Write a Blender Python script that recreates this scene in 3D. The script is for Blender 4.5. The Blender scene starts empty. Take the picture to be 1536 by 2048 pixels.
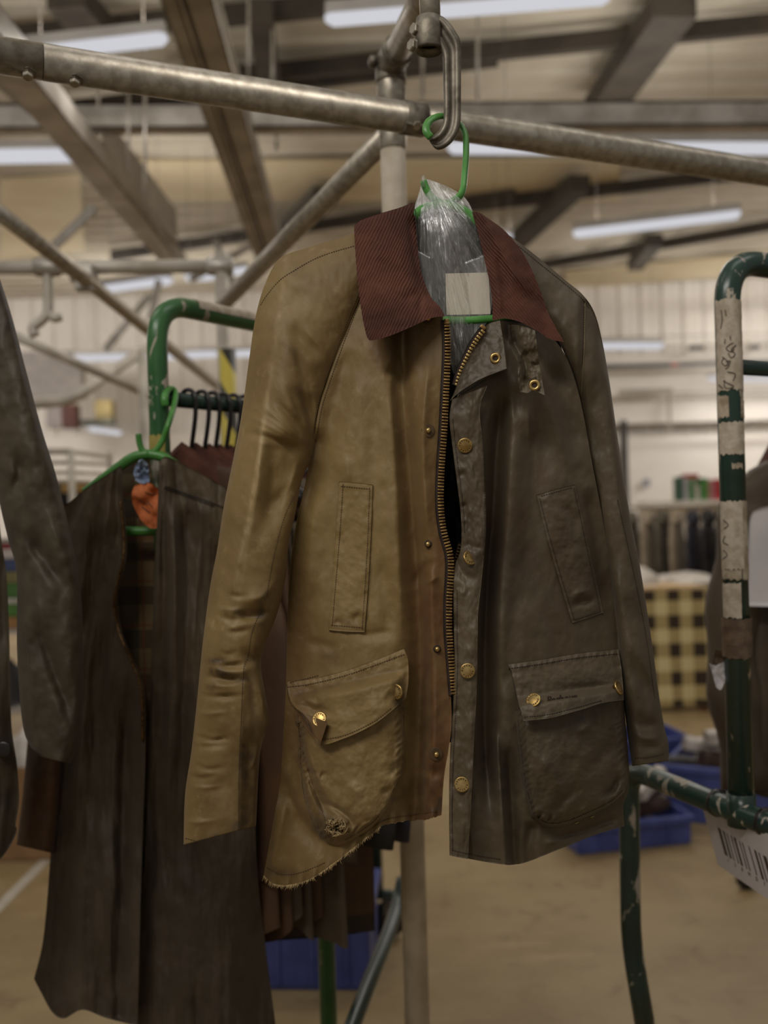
import bpy, bmesh, math, random
import numpy as np
from mathutils import Vector, Matrix
from mathutils.bvhtree import BVHTree

scene = bpy.context.scene
COL = scene.collection
PI = math.pi

# ------------------------------------------------------------------ camera
CAM_Z = 1.4
FPX = 2048 * 35.0 / 36.0
PHI = math.radians(1.6)
CR = Vector((math.cos(PHI), 0, -math.sin(PHI)))
CU = Vector((math.sin(PHI), 0, math.cos(PHI)))
CF = Vector((0, 1, 0))
CAMLOC = Vector((0, 0, CAM_Z))
cd = bpy.data.cameras.new('camera')
cam = bpy.data.objects.new('camera', cd)
COL.objects.link(cam)
cam.matrix_world = Matrix(((CR.x, CU.x, -CF.x, 0), (CR.y, CU.y, -CF.y, 0), (CR.z, CU.z, -CF.z, CAM_Z), (0, 0, 0, 1)))
cd.sensor_fit = 'VERTICAL'
cd.sensor_height = 36.0
cd.sensor_width = 27.0
cd.lens = 35.0
cd.clip_end = 200
cd.dof.use_dof = True
cd.dof.focus_distance = 1.16
cd.dof.aperture_fstop = 3.2
scene.camera = cam

# ------------------------------------------------------------------ light
world = bpy.data.worlds.new('world')
scene.world = world
world.use_nodes = True
bg = world.node_tree.nodes['Background']
bg.inputs[0].default_value = (1.0, 0.955, 0.90, 1)
bg.inputs[1].default_value = 0.20

def area(name, loc, target, sx, sy, power, col):
    l = bpy.data.lights.new(name, 'AREA')
    l.shape = 'RECTANGLE'; l.size = sx; l.size_y = sy; l.energy = power; l.color = col
    o = bpy.data.objects.new(name, l); COL.objects.link(o)
    o.location = loc
    o.rotation_euler = (Vector(target) - Vector(loc)).to_track_quat('-Z', 'Y').to_euler()
    return o
# added overhead key and fill lights, out of view
area('added_overhead_light', (-1.3, -0.9, 3.7), (0, 1.3, 1.1), 2.4, 0.45, 60, (1.0, 0.95, 0.88))
area('added_overhead_light', (1.6, 1.0, 4.6), (1.2, 2.5, 0.0), 3.0, 0.5, 16, (1.0, 0.96, 0.92))
area('added_overhead_light', (-2.8, 2.2, 4.6), (-2.2, 3.2, 0.0), 3.0, 0.5, 16, (1.0, 0.96, 0.92))
for sx in (-1, 1):   # added lights outside the view that brighten the far wall
    area('added_overhead_light', (7.6 * sx, 11.5, 4.5), (5.5 * sx, 13.5, 1.5), 5.0, 0.8, 190, (1.0, 0.95, 0.90))

vs = scene.view_settings
vs.view_transform = 'Standard'
vs.look = 'None'
vs.exposure = 0.0
vs.gamma = 1.0
vs.use_curve_mapping = False
scene.cycles.use_denoising = True
scene.cycles.max_bounces = 8
scene.cycles.transparent_max_bounces = 24
scene.cycles.sample_clamp_indirect = 4.0

# ------------------------------------------------------------------ helpers
def P(px, py, d):
    """photo pixel + distance along the view axis -> world point"""
    return CAMLOC + CR * ((px - 768) / FPX * d) + CU * (-(py - 1024) / FPX * d) + CF * d

def PN(X, Y, D):
    X = np.asarray(X, float); Y = np.asarray(Y, float); D = np.asarray(D, float)
    a = (X - 768) / FPX * D; b = -(Y - 1024) / FPX * D
    out = np.empty(X.shape + (3,))
    out[..., 0] = CR.x * a + CU.x * b
    out[..., 1] = D
    out[..., 2] = CAM_Z + CR.z * a + CU.z * b
    return out

def floor_at(px, py):
    k = CR.z * ((px - 768) / FPX) + CU.z * (-(py - 1024) / FPX)
    d = -CAM_Z / k
    return P(px, py, d)

def wpos(o):
    v = Vector((0, 0, 0))
    while o is not None:
        if o.type == 'EMPTY': v = v + o.location
        o = o.parent
    return v

def obj(name, verts, faces, mat, parent=None, smooth=True, mats=None, fmat=None, uv=None, attr=None):
    me = bpy.data.meshes.new(name)
    if isinstance(verts, np.ndarray): verts = verts.reshape(-1, 3).tolist()
    else: verts = [tuple(v) for v in verts]
    if isinstance(faces, np.ndarray): faces = faces.tolist()
    me.from_pydata(verts, [], faces)
    for m in (mats or [mat]): me.materials.append(m)
    if smooth:
        me.polygons.foreach_set('use_smooth', [True] * len(me.polygons))
    if fmat is not None:
        me.polygons.foreach_set('material_index', np.asarray(fmat, dtype=np.int32))
    if attr is not None:
        ca = me.color_attributes.new('wear_tone', 'FLOAT_COLOR', 'POINT')
        a = np.ones((len(me.vertices), 4), dtype=np.float32)
        a[:, :3] = np.asarray(attr).reshape(-1, 3)
        ca.data.foreach_set('color', a.ravel())
    me.update()
    o = bpy.data.objects.new(name, me)
    COL.objects.link(o)
    if parent is not None:
        o.parent = parent
        o.matrix_parent_inverse = Matrix.Translation(-wpos(parent)) if parent.type == 'EMPTY' else Matrix.Identity(4)
    return o

def tag(o, label=None, cat=None, group=None, kind=None):
    if label: o['label'] = label
    if cat: o['category'] = cat
    if group: o['group'] = group
    if kind: o['kind'] = kind
    return o

def thing(name, label, cat, loc=(0, 0, 0), group=None):
    o = bpy.data.objects.new(name, None)
    o.empty_display_size = 0.05
    COL.objects.link(o)
    o.location = loc
    return tag(o, label, cat, group)

class MB:
    def __init__(s): s.v = []; s.f = []
    def add(s, verts, faces):
        n = len(s.v)
        s.v += [tuple(v) for v in verts]
        s.f += [tuple(i + n for i in f) for f in faces]
        return s
    def build(s, name, mat, parent=None, smooth=False):
        return obj(name, s.v, s.f, mat, parent, smooth)

def box_g(c, sx, sy, sz, ax=None, bevel=0.0):
    """box geometry centred at c with half sizes and axes"""
    ax = ax or (Vector((1, 0, 0)), Vector((0, 1, 0)), Vector((0, 0, 1)))
    c = Vector(c)
    if bevel <= 0:
        v = [c + ax[0] * (sx * i) + ax[1] * (sy * j) + ax[2] * (sz * k) for i in (-1, 1) for j in (-1, 1) for k in (-1, 1)]
        f = [(0, 1, 3, 2), (4, 6, 7, 5), (0, 4, 5, 1), (2, 3, 7, 6), (0, 2, 6, 4), (1, 5, 7, 3)]
        return v, f
    bm = bmesh.new()
    bmesh.ops.create_cube(bm, size=2)
    for q in bm.verts: q.co = Vector((q.co.x * sx, q.co.y * sy, q.co.z * sz))
    bmesh.ops.bevel(bm, geom=list(bm.edges), offset=bevel, segments=2, affect='EDGES', profile=0.5)
    v = [c + ax[0] * q.co.x + ax[1] * q.co.y + ax[2] * q.co.z for q in bm.verts]
    f = [tuple(q.index for q in p.verts) for p in bm.faces]
    bm.free()
    return v, f

def crs(pts, n):
    """Catmull-Rom resample of a polyline (any dimension) to n points, even arc length"""
    p = np.asarray(pts, float)
    if len(p) == 2:
        t = np.linspace(0, 1, n)[:, None]
        return p[0] * (1 - t) + p[1] * t
    q = np.vstack([2 * p[0] - p[1], p, 2 * p[-1] - p[-2]])
    out = []
    m = 16
    for i in range(1, len(q) - 2):
        t = np.linspace(0, 1, m, endpoint=False)[:, None]
        a, b, c, d = q[i - 1], q[i], q[i + 1], q[i + 2]
        out.append(0.5 * ((2 * b) + (-a + c) * t + (2 * a - 5 * b + 4 * c - d) * t ** 2 + (-a + 3 * b - 3 * c + d) * t ** 3))
    out.append(p[-1:])
    o = np.vstack(out)
    s = np.concatenate([[0], np.cumsum(np.linalg.norm(np.diff(o, axis=0), axis=1))])
    t = np.linspace(0, s[-1], n)
    return np.stack([np.interp(t, s, o[:, k]) for k in range(o.shape[1])], 1)

def tube_g(path, r, seg=12, caps=True, flat=1.0, upv=None):
    path = [Vector(p) for p in path]
    n = len(path)
    rr = r if isinstance(r, (list, tuple, np.ndarray)) else [r] * n
    v = []; f = []
    t0 = (path[1] - path[0]).normalized()
    up = upv or (Vector((0, 0, 1)) if abs(t0.z) < 0.9 else Vector((1, 0, 0)))
    nrm = (up - t0 * up.dot(t0)).normalized()
    for i in range(n):
        if i == 0: t = path[1] - path[0]
        elif i == n - 1: t = path[-1] - path[-2]
        else: t = path[i + 1] - path[i - 1]
        t.normalize()
        nrm = (nrm - t * nrm.dot(t)).normalized()
        b = t.cross(nrm)
        for k in range(seg):
            a = 2 * PI * k / seg
            v.append(path[i] + nrm * (math.cos(a) * rr[i]) + b * (math.sin(a) * rr[i] * flat))
    for i in range(n - 1):
        for k in range(seg):
            k2 = (k + 1) % seg
            f.append((i * seg + k, i * seg + k2, (i + 1) * seg + k2, (i + 1) * seg + k))
    if caps:
        f.append(tuple(range(seg))[::-1]); f.append(tuple((n - 1) * seg + k for k in range(seg)))
    return v, f

def tube(name, path, r, mat, parent=None, seg=14, flat=1.0):
    v, f = tube_g(path, r, seg, True, flat)
    return obj(name, v, f, mat, parent, True)

def smooth_path(pts, n=40):
    return [Vector(p) for p in crs([tuple(q) for q in pts], n)]

def bent(pts, rad, n=8):
    """polyline with rounded corners"""
    pts = [Vector(p) for p in pts]
    out = [pts[0]]
    for i in range(1, len(pts) - 1):
        a, b, c = pts[i - 1], pts[i], pts[i + 1]
        u = (a - b); w = (c - b)
        l = min(rad, u.length * .48, w.length * .48)
        s = b + u.normalized() * l; e = b + w.normalized() * l
        for k in range(n + 1):
            t = k / n
            out.append(s * (1 - t) ** 2 + b * 2 * t * (1 - t) + e * t ** 2)
    out.append(pts[-1])
    return out

def lathe_g(c, axis, prof, seg=20):
    axis = Vector(axis).normalized()
    a = axis.orthogonal().normalized(); b = axis.cross(a)
    v = []; f = []
    for (r, h) in prof:
        for k in range(seg):
            t = 2 * PI * k / seg
            v.append(Vector(c) + axis * h + a * (r * math.cos(t)) + b * (r * math.sin(t)))
    for i in range(len(prof) - 1):
        for k in range(seg):
            k2 = (k + 1) % seg
            f.append((i * seg + k, i * seg + k2, (i + 1) * seg + k2, (i + 1) * seg + k))
    f.append(tuple(range(seg))[::-1]); f.append(tuple((len(prof) - 1) * seg + k for k in range(seg)))
    return v, f

def _h(ix, iy, seed):
    h = (ix.astype(np.int64) * 374761393 + iy.astype(np.int64) * 668265263 + seed * 974634777) & 0xffffffff
    h = ((h ^ (h >> 13)) * 1274126177) & 0xffffffff
    return ((h ^ (h >> 16)) & 0xffff) / 65535.0

def vnoise(x, y, seed=0):
    xi = np.floor(x); yi = np.floor(y)
    fx = x - xi; fy = y - yi
    fx = fx * fx * fx * (fx * (fx * 6 - 15) + 10); fy = fy * fy * fy * (fy * (fy * 6 - 15) + 10)
    a = _h(xi, yi, seed); b = _h(xi + 1, yi, seed); c = _h(xi, yi + 1, seed); d = _h(xi + 1, yi + 1, seed)
    return (a * (1 - fx) + b * fx) * (1 - fy) + (c * (1 - fx) + d * fx) * fy - 0.5

def fbm(x, y, seed=0, o=4):
    s = 0; a = 1.0
    for k in range(o):
        s = s + a * vnoise(x, y, seed + k * 7); x = x * 2.03; y = y * 2.03; a *= 0.5
    return s

def fold(X, Y, poly, wl, wr, amp, ends=(0.42, 0.42), n=40):
    """raised / sunk crease along a polyline; wl / wr are widths left / right of its direction"""
    p = crs(poly, n)
    best = np.full(X.shape, 1e9); sgn = np.zeros(X.shape); par = np.zeros(X.shape)
    for i in range(n - 1):
        a = p[i]; d = p[i + 1] - a
        L2 = d.dot(d) + 1e-9
        t = np.clip(((X - a[0]) * d[0] + (Y - a[1]) * d[1]) / L2, 0, 1)
        dx = X - a[0] - t * d[0]; dy = Y - a[1] - t * d[1]
        q = dx * dx + dy * dy
        m = q < best
        best = np.where(m, q, best)
        sgn = np.where(m, dx * d[1] - dy * d[0], sgn)
        par = np.where(m, (i + t) / (n - 1), par)
    dist = np.sqrt(best)
    w = np.where(sgn > 0, wr, wl)
    e = np.exp(-(dist / (w * 1.15)) ** 2) if amp > 0 else np.exp(-(np.sqrt(dist * dist + (w * .25) ** 2) - w * .25) / (w * .8))
    tp = np.ones(X.shape)
    if ends[0] > 0: tp = tp * np.clip(par / ends[0], 0, 1)
    if ends[1] > 0: tp = tp * np.clip((1 - par) / ends[1], 0, 1)
    tp = tp * tp * (3 - 2 * tp)
    return amp * e * tp

def folds(X, Y, lst):
    s = np.zeros(X.shape)
    for a in lst: s = s + fold(X, Y, *a)
    return s

def blob(X, Y, cx, cy, rx, ry, ang=0.0, p=2.0):
    a = math.radians(ang)
    u = ((X - cx) * math.cos(a) + (Y - cy) * math.sin(a)) / rx
    v = (-(X - cx) * math.sin(a) + (Y - cy) * math.cos(a)) / ry
    return np.exp(-(u * u + v * v) ** (p / 2))

def coons(top, bottom, left, right, nu, nv):
    T = crs(top, nu); B = crs(bottom, nu); L = crs(left, nv); R = crs(right, nv)
    u = np.linspace(0, 1, nu)[None, :, None]; v = np.linspace(0, 1, nv)[:, None, None]
    S = (1 - v) * T[None] + v * B[None] + (1 - u) * L[:, None] + u * R[:, None]
    S = S - ((1 - u) * (1 - v) * T[0] + u * (1 - v) * T[-1] + (1 - u) * v * B[0] + u * v * B[-1])
    return S[..., 0], S[..., 1]

def grid_faces(nv, nu, off=0):
    i = np.arange(nv - 1)[:, None] * nu + np.arange(nu - 1)[None]
    return np.stack([i, i + 1, i + nu + 1, i + nu], -1).reshape(-1, 4) + off

def sheet(name, X, Y, D, thick, mat, parent, inner=None, attr=None, skirt=None):
    """closed cloth piece: front surface at distance D, back surface thick behind it, rim between"""
    nv, nu = X.shape
    th = thick if skirt is None else skirt
    A = PN(X, Y, D).reshape(-1, 3); Bk = PN(X, Y, D + th).reshape(-1, 3)
    n = nv * nu
    f1 = grid_faces(nv, nu)
    f2 = f1[:, ::-1] + n
    ring = list(range(nu)) + [i * nu + nu - 1 for i in range(1, nv)] + [(nv - 1) * nu + j for j in range(nu - 2, -1, -1)] + [i * nu for i in range(nv - 2, 0, -1)]
    rim = [(ring[k], ring[(k + 1) % len(ring)], ring[(k + 1) % len(ring)] + n, ring[k] + n) for k in range(len(ring))]
    f = np.vstack([f1, f2, np.array(rim)])
    fm = np.concatenate([np.zeros(len(f1)), np.ones(len(f2)), np.zeros(len(rim))]) if inner else None
    at = None
    if attr is not None:
        at = np.vstack([attr.reshape(-1, 3), attr.reshape(-1, 3)])
    return obj(name, np.vstack([A, Bk]), f, mat, parent, True, mats=[mat, inner] if inner else None, fmat=fm, attr=at)

def sleeve_tube(name, Lp, Rp, dL, dR, hd, nv, nt, mat, parent, foldlist=(), inner=None, attrf=None, seed=1, nz=0.004, sup=0.8, flat_to=-1.0):
    """closed hanging sleeve between two outlines; dL / dR / hd are (v, value) tables"""
    L = crs(Lp, nv); R = crs(Rp, nv)
    v = np.linspace(0, 1, nv)
    f = lambda tab: np.interp(v, [a for a, b in tab], [b for a, b in tab])
    dl, dr, h = f(dL)[:, None], f(dR)[:, None], f(hd)[:, None]
    th = np.linspace(0, 2 * PI, nt, endpoint=False)[None]
    t = (1 - np.sign(np.cos(th)) * np.abs(np.cos(th)) ** sup) / 2
    X = L[:, 0:1] * (1 - t) + R[:, 0:1] * t
    Y = L[:, 1:2] * (1 - t) + R[:, 1:2] * t
    s = np.sign(np.sin(th)) * np.abs(np.sin(th)) ** sup
    kk = np.clip((flat_to - v[:, None]) / .14, 0, 1); kk = kk * kk * (3 - 2 * kk)
    s = np.where(s > 0, s * (1 - kk) + kk * (4 * t * (1 - t)) ** .95, s)
    D = dl * (1 - t) + dr * t - h * s
    fr = np.clip(np.sin(th), 0, 1) ** 0.6
    D = D + fr * (folds(X, Y, foldlist) + nz * fbm(X / 70, Y / 110, seed) + nz * .35 * fbm(X / 22, Y / 30, seed + 3))
    # turned-in edge at the cuff
    c = (L[-1] + R[-1]) / 2
    Xi = np.vstack([X, c[0] + (X[-1:] - c[0]) * .96, c[0] + (X[-6:-5] - c[0]) * .93])
    Yi = np.vstack([Y, Y[-1:] - 1, Y[-6:-5] - 20])
    dm = D[-1].mean()
    Di = np.vstack([D, dm + (D[-1:] - dm) * .9, dm + (D[-6:-5] - dm) * .85])
    nvv = nv + 2
    V = PN(Xi, Yi, Di)
    i = np.arange(nvv - 1)[:, None] * nt; k = np.arange(nt)[None]; k2 = (k + 1) % nt
    F = np.stack([i + k, i + k2, i + nt + k2, i + nt + k], -1).reshape(-1, 4)
    F = F.tolist() + [list(range(nt))]
    F.append(list(range((nvv - 1) * nt, nvv * nt))[::-1])
    fm = np.zeros(len(F)); fm[(nv - 1) * nt:] = 1; fm[-2] = 0; fm[-1] = 1
    at = attrf(Xi, Yi) if attrf else None
    return obj(name, V, F, mat, parent, True, mats=[mat, inner or mat], fmat=fm, attr=at)

class Caster:
    def __init__(s, objs):
        v = []; f = []
        for o in objs:
            n = len(v)
            v += [tuple(q.co) for q in o.data.vertices]
            f += [tuple(i + n for i in p.vertices) for p in o.data.polygons]
        s.t = BVHTree.FromPolygons(v, f)
    def hit(s, px, py):
        d = (P(px, py, 1.0) - CAMLOC).normalized()
        loc, n, i, dist = s.t.ray_cast(CAMLOC, d)
        if loc is None: return None, None
        if n.dot(d) > 0: n = -n
        return loc, n
    def depth(s, px, py, default=1.2):
        l, n = s.hit(px, py)
        return l.y if l is not None else default
    def grid(s, X, Y, default=None):
        out = np.full(X.shape, np.nan)
        for i in range(X.shape[0]):
            for j in range(X.shape[1]):
                l, n = s.hit(X[i, j], Y[i, j])
                if l is not None: out[i, j] = l.y
        if np.isnan(out).any():
            m = np.nanmean(out) if default is None else default
            # fill from nearest valid in the row, else the mean
            for i in range(out.shape[0]):
                r = out[i]; ok = ~np.isnan(r)
                if ok.any(): out[i] = np.interp(np.arange(len(r)), np.where(ok)[0], r[ok])
                else: out[i] = m
        return out

def smooth_grid(D, it=3):
    for _ in range(it):
        E = np.pad(D, 1, mode='edge')
        D = (E[1:-1, 1:-1] * 4 + E[:-2, 1:-1] + E[2:, 1:-1] + E[1:-1, :-2] + E[1:-1, 2:]) / 8
    return D

# ------------------------------------------------------------------ materials
def srgb(r, g, b):
    f = lambda c: (c / 255) / 12.92 if c <= 10 else ((c / 255 + 0.055) / 1.055) ** 2.4
    return (f(r), f(g), f(b), 1)

def mat_new(name):
    m = bpy.data.materials.new(name); m.use_nodes = True
    nt = m.node_tree; nt.nodes.clear()
    o = nt.nodes.new('ShaderNodeOutputMaterial'); b = nt.nodes.new('ShaderNodeBsdfPrincipled')
    nt.links.new(b.outputs[0], o.inputs[0])
    return m, nt, b

def mixc(nt, fac, a, b, mode='MIX'):
    n = nt.nodes.new('ShaderNodeMix'); n.data_type = 'RGBA'; n.blend_type = mode
    for s, x in ((n.inputs['Factor'], fac), (n.inputs[6], a), (n.inputs[7], b)):
        if isinstance(x, (tuple, list, float, int)): s.default_value = x
        else: nt.links.new(x, s)
    return n.outputs[2]

def noise(nt, scale, detail=4, rough=.55, vec=None, dist=0.0):
    n = nt.nodes.new('ShaderNodeTexNoise')
    n.inputs['Scale'].default_value = scale; n.inputs['Detail'].default_value = detail
    n.inputs['Roughness'].default_value = rough; n.inputs['Distortion'].default_value = dist
    if vec is None:
        tc = nt.nodes.new('ShaderNodeTexCoord'); vec = tc.outputs['Object']
    nt.links.new(vec, n.inputs['Vector'])
    return n.outputs['Fac']

def mapping(nt, scale=(1, 1, 1), rot=(0, 0, 0), loc=(0, 0, 0)):
    tc = nt.nodes.new('ShaderNodeTexCoord'); mp = nt.nodes.new('ShaderNodeMapping')
    nt.links.new(tc.outputs['Object'], mp.inputs[0])
    mp.inputs['Scale'].default_value = scale; mp.inputs['Rotation'].default_value = rot; mp.inputs['Location'].default_value = loc
    return mp.outputs[0]

def ramp(nt, fac, lo, hi):
    n = nt.nodes.new('ShaderNodeMapRange'); n.interpolation_type = 'SMOOTHSTEP'
    n.inputs[1].default_value = lo; n.inputs[2].default_value = hi
    nt.links.new(fac, n.inputs[0])
    return n.outputs[0]

def math_n(nt, op, a, b=None, c=None):
    n = nt.nodes.new('ShaderNodeMath'); n.operation = op
    for s, x in zip(n.inputs, (a, b, c)):
        if x is None: continue
        if isinstance(x, (int, float)): s.default_value = x
        else: nt.links.new(x, s)
    return n.outputs[0]

def bump(nt, b, h, strength=.3, dist=.001, prev=None):
    n = nt.nodes.new('ShaderNodeBump')
    n.inputs['Strength'].default_value = strength; n.inputs['Distance'].default_value = dist
    nt.links.new(h, n.inputs['Height'])
    if prev is not None: nt.links.new(prev, n.inputs['Normal'])
    nt.links.new(n.outputs[0], b.inputs['Normal'])
    return n.outputs[0]

def plain(name, c1, c2=None, rough=.5, metal=0., scale=12., fine=0., bumps=0., bdist=.001, lo=.35, hi=.65, spec=None):
    m, nt, b = mat_new(name)
    c2 = c2 or tuple(x * .75 for x in c1[:3]) + (1,)
    col = mixc(nt, ramp(nt, noise(nt, scale, 5), lo, hi), c1, c2)
    nt.links.new(col, b.inputs['Base Color'])
    b.inputs['Roughness'].default_value = rough; b.inputs['Metallic'].default_value = metal
    if spec is not None: b.inputs['Specular IOR Level'].default_value = spec
    if bumps > 0: bump(nt, b, noise(nt, fine or 80, 5, .6), bumps, bdist)
    return m

def emit(name, col, strength):
    m = bpy.data.materials.new(name); m.use_nodes = True
    nt = m.node_tree; nt.nodes.clear()
    o = nt.nodes.new('ShaderNodeOutputMaterial'); e = nt.nodes.new('ShaderNodeEmission')
    e.inputs[0].default_value = col; e.inputs[1].default_value = strength
    nt.links.new(e.outputs[0], o.inputs[0])
    return m

def fabric(name, c1, c2, stain, tint, scuff, rough=.55, scale=5., crumple=.13, sheen=.04):
    """waxed cotton: mottled base, wear attribute (R stain and darker tone, G tint, B scuff and paler tone), weave and crumple relief"""
    m, nt, b = mat_new(name)
    at = nt.nodes.new('ShaderNodeAttribute'); at.attribute_name = 'wear_tone'
    sp = nt.nodes.new('ShaderNodeSeparateColor'); nt.links.new(at.outputs['Color'], sp.inputs[0])
    col = mixc(nt, ramp(nt, noise(nt, scale, 6, .6, dist=.4), .36, .66), c1, c2)
    st = noise(nt, 1, 5, .6, mapping(nt, (60, 60, 9)))
    col = mixc(nt, math_n(nt, 'MULTIPLY', ramp(nt, st, .5, .75), .22), col, c2)
    col = mixc(nt, math_n(nt, 'MULTIPLY', ramp(nt, noise(nt, 38, 6, .7), .55, .8), .4), col, scuff)
    col = mixc(nt, sp.outputs[1], col, tint)
    col = mixc(nt, sp.outputs[0], col, stain)
    col = mixc(nt, sp.outputs[2], col, scuff)
    wv = noise(nt, 700, 2, .5)
    col = mixc(nt, math_n(nt, 'MULTIPLY', wv, .22), col, stain)
    nt.links.new(col, b.inputs['Base Color'])
    b.inputs['Roughness'].default_value = rough
    b.inputs['Sheen Weight'].default_value = sheen
    b.inputs['Sheen Roughness'].default_value = .5
    b.inputs['Specular IOR Level'].default_value = .35
    n1 = bump(nt, b, noise(nt, 16, 7, .55, dist=.8), crumple, .006)
    n2 = bump(nt, b, noise(nt, 75, 6, .6, dist=.5), crumple * .6, .0015, n1)
    bump(nt, b, noise(nt, 900, 2, .5), .12, .0005, n2)
    return m

M = {}
M['tan'] = fabric('waxed_tan_cotton', srgb(135, 112, 68), srgb(114, 92, 54), srgb(62, 48, 32), srgb(104, 68, 38), srgb(186, 164, 122), .58)
M['dark'] = fabric('waxed_dark_cotton', srgb(94, 82, 63), srgb(78, 66, 50), srgb(40, 33, 26), srgb(84, 62, 42), srgb(124, 110, 88), .5)
M['coat'] = fabric('worn_brown_coat', srgb(86, 73, 56), srgb(66, 55, 42), srgb(34, 27, 21), srgb(76, 52, 34), srgb(108, 92, 68), .6)
M['coat_olive'] = fabric('dark_olive_coat', srgb(72, 62, 45), srgb(56, 48, 35), srgb(30, 25, 18), srgb(62, 50, 36), srgb(104, 94, 72), .6)
M['coat_rust'] = fabric('rust_brown_coat', srgb(84, 58, 36), srgb(66, 45, 29), srgb(32, 24, 18), srgb(88, 56, 34), srgb(112, 84, 58), .6)
M['coat_black'] = fabric('black_coat', srgb(44, 41, 42), srgb(34, 32, 33), srgb(18, 17, 18), srgb(44, 36, 32), srgb(70, 64, 62), .6)
M['coat_navy'] = fabric('navy_coat', srgb(50, 48, 62), srgb(40, 38, 50), srgb(20, 19, 26), srgb(40, 36, 48), srgb(80, 76, 90), .6)
M['coat_grey'] = fabric('grey_olive_coat', srgb(104, 96, 80), srgb(86, 78, 64), srgb(50, 44, 36), srgb(90, 76, 58), srgb(140, 128, 108), .6)
M['coat_pale'] = fabric('pale_coat', srgb(176, 160, 138), srgb(156, 140, 118), srgb(90, 78, 62), srgb(150, 130, 104), srgb(200, 190, 172), .6)
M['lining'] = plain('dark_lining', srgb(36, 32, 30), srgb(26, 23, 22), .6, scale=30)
M['cord'] = plain('brown_corduroy', srgb(94, 58, 46), srgb(74, 45, 36), .85, scale=14, fine=500, bumps=.2, bdist=.0006, spec=.2)
M['cord_dark'] = plain('dark_corduroy', srgb(84, 50, 40), srgb(66, 40, 33), .85, scale=20, spec=.2)
M['galv'] = plain('galvanised_tube', srgb(178, 170, 156), srgb(150, 141, 127), .40, .7, scale=60, fine=160, bumps=.25, bdist=.0006)
M['galv_dull'] = plain('dull_cast_metal', srgb(140, 132, 118), srgb(92, 85, 74), .5, .6, scale=40, fine=120, bumps=.35, bdist=.0008)
M['brass'] = plain('brass', srgb(206, 176, 116), srgb(170, 140, 84), .33, .9, scale=120, fine=300, bumps=.12, bdist=.0003)
M['brass_old'] = plain('old_brass', srgb(176, 142, 88), srgb(120, 92, 56), .38, .85, scale=200)
M['brass_dark'] = plain('tarnished_brass', srgb(110, 82, 46), srgb(70, 50, 30), .5, .7, scale=200)
M['tape'] = plain('zip_tape', srgb(52, 38, 30), srgb(40, 28, 24), .8, scale=90)
M['thread_dark'] = plain('dark_thread', srgb(88, 68, 42), srgb(74, 56, 34), .8, scale=90)
M['thread_black'] = plain('black_thread', srgb(52, 43, 34), srgb(44, 36, 29), .8, scale=90)
M['thread_pale'] = plain('pale_thread', srgb(186, 162, 118), srgb(160, 136, 94), .8, scale=90)
M['green_plastic'] = plain('green_plastic', srgb(84, 148, 68), srgb(72, 132, 58), .35, scale=25)
M['black_plastic'] = plain('black_plastic', srgb(32, 28, 28), srgb(24, 21, 21), .35, scale=25)
M['paper'] = plain('white_card', srgb(228, 218, 202), srgb(220, 210, 194), .8, scale=12)
M['paper_white'] = plain('white_paper', srgb(206, 200, 200), srgb(196, 190, 190), .8, scale=12)
M['ink'] = plain('printed_ink', srgb(74, 62, 50), srgb(66, 54, 44), .7, scale=40)
M['white_metal'] = plain('white_painted_metal', srgb(186, 178, 164), srgb(168, 160, 146), .5, scale=4)

# ------------------------------------------------------------------ the hall
def at_z(px, py, z):
    k = CR.z * ((px - 768) / FPX) + CU.z * (-(py - 1024) / FPX)
    return P(px, py, (z - CAM_Z) / k)

def mat_floor():
    m, nt, b = mat_new('tan_floor_coating')
    c = mixc(nt, ramp(nt, noise(nt, 1.1, 6, .6), .35, .68), srgb(156, 135, 97), srgb(130, 108, 73))
    c = mixc(nt, math_n(nt, 'MULTIPLY', ramp(nt, noise(nt, 6, 6, .7, dist=.6), .52, .72), .7), c, srgb(104, 82, 54))
    c = mixc(nt, math_n(nt, 'MULTIPLY', ramp(nt, noise(nt, 23, 4, .7), .66, .74), .6), c, srgb(80, 62, 44))
    c = mixc(nt, math_n(nt, 'MULTIPLY', ramp(nt, noise(nt, 1, 4, .6, mapping(nt, (1.5, 14, 1))), .56, .8), .4), c, srgb(196, 176, 136))
    nt.links.new(c, b.inputs['Base Color'])
    r = nt.nodes.new('ShaderNodeMapRange'); r.inputs[3].default_value = .32; r.inputs[4].default_value = .6
    nt.links.new(noise(nt, 3, 5), r.inputs[0]); nt.links.new(r.outputs[0], b.inputs['Roughness'])
    bump(nt, b, noise(nt, 40, 5), .08, .002)
    return m
M['floor'] = mat_floor()
M['ceiling'] = plain('cream_roof_sheet', srgb(196, 188, 172), srgb(182, 173, 156), .7, scale=1.4)
M['cream'] = plain('cream_roof_panel', srgb(216, 202, 172), srgb(204, 188, 156), .7, scale=1.2)
M['purlin'] = plain('brown_purlin', srgb(70, 62, 52), srgb(54, 47, 40), .7, scale=4)
M['steel_grey'] = plain('grey_painted_steel', srgb(176, 168, 156), srgb(146, 138, 125), .5, .25, scale=5)
M['steel_pale'] = plain('pale_galvanised_steel', srgb(190, 184, 176), srgb(158, 150, 140), .4, .35, scale=5)
M['wall'] = plain('pale_wall_cladding', srgb(222, 216, 208), srgb(214, 207, 198), .7, scale=1.2)
M['wall_panel'] = plain('white_wall_panel', srgb(230, 224, 216), srgb(224, 217, 208), .7, scale=2)
M['tube_light'] = emit('fluorescent_diffuser', (0.93, 0.93, 1.0, 1), 0.66)
M['fixture'] = plain('light_housing', srgb(196, 190, 182), srgb(180, 174, 166), .5, scale=4)

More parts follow.
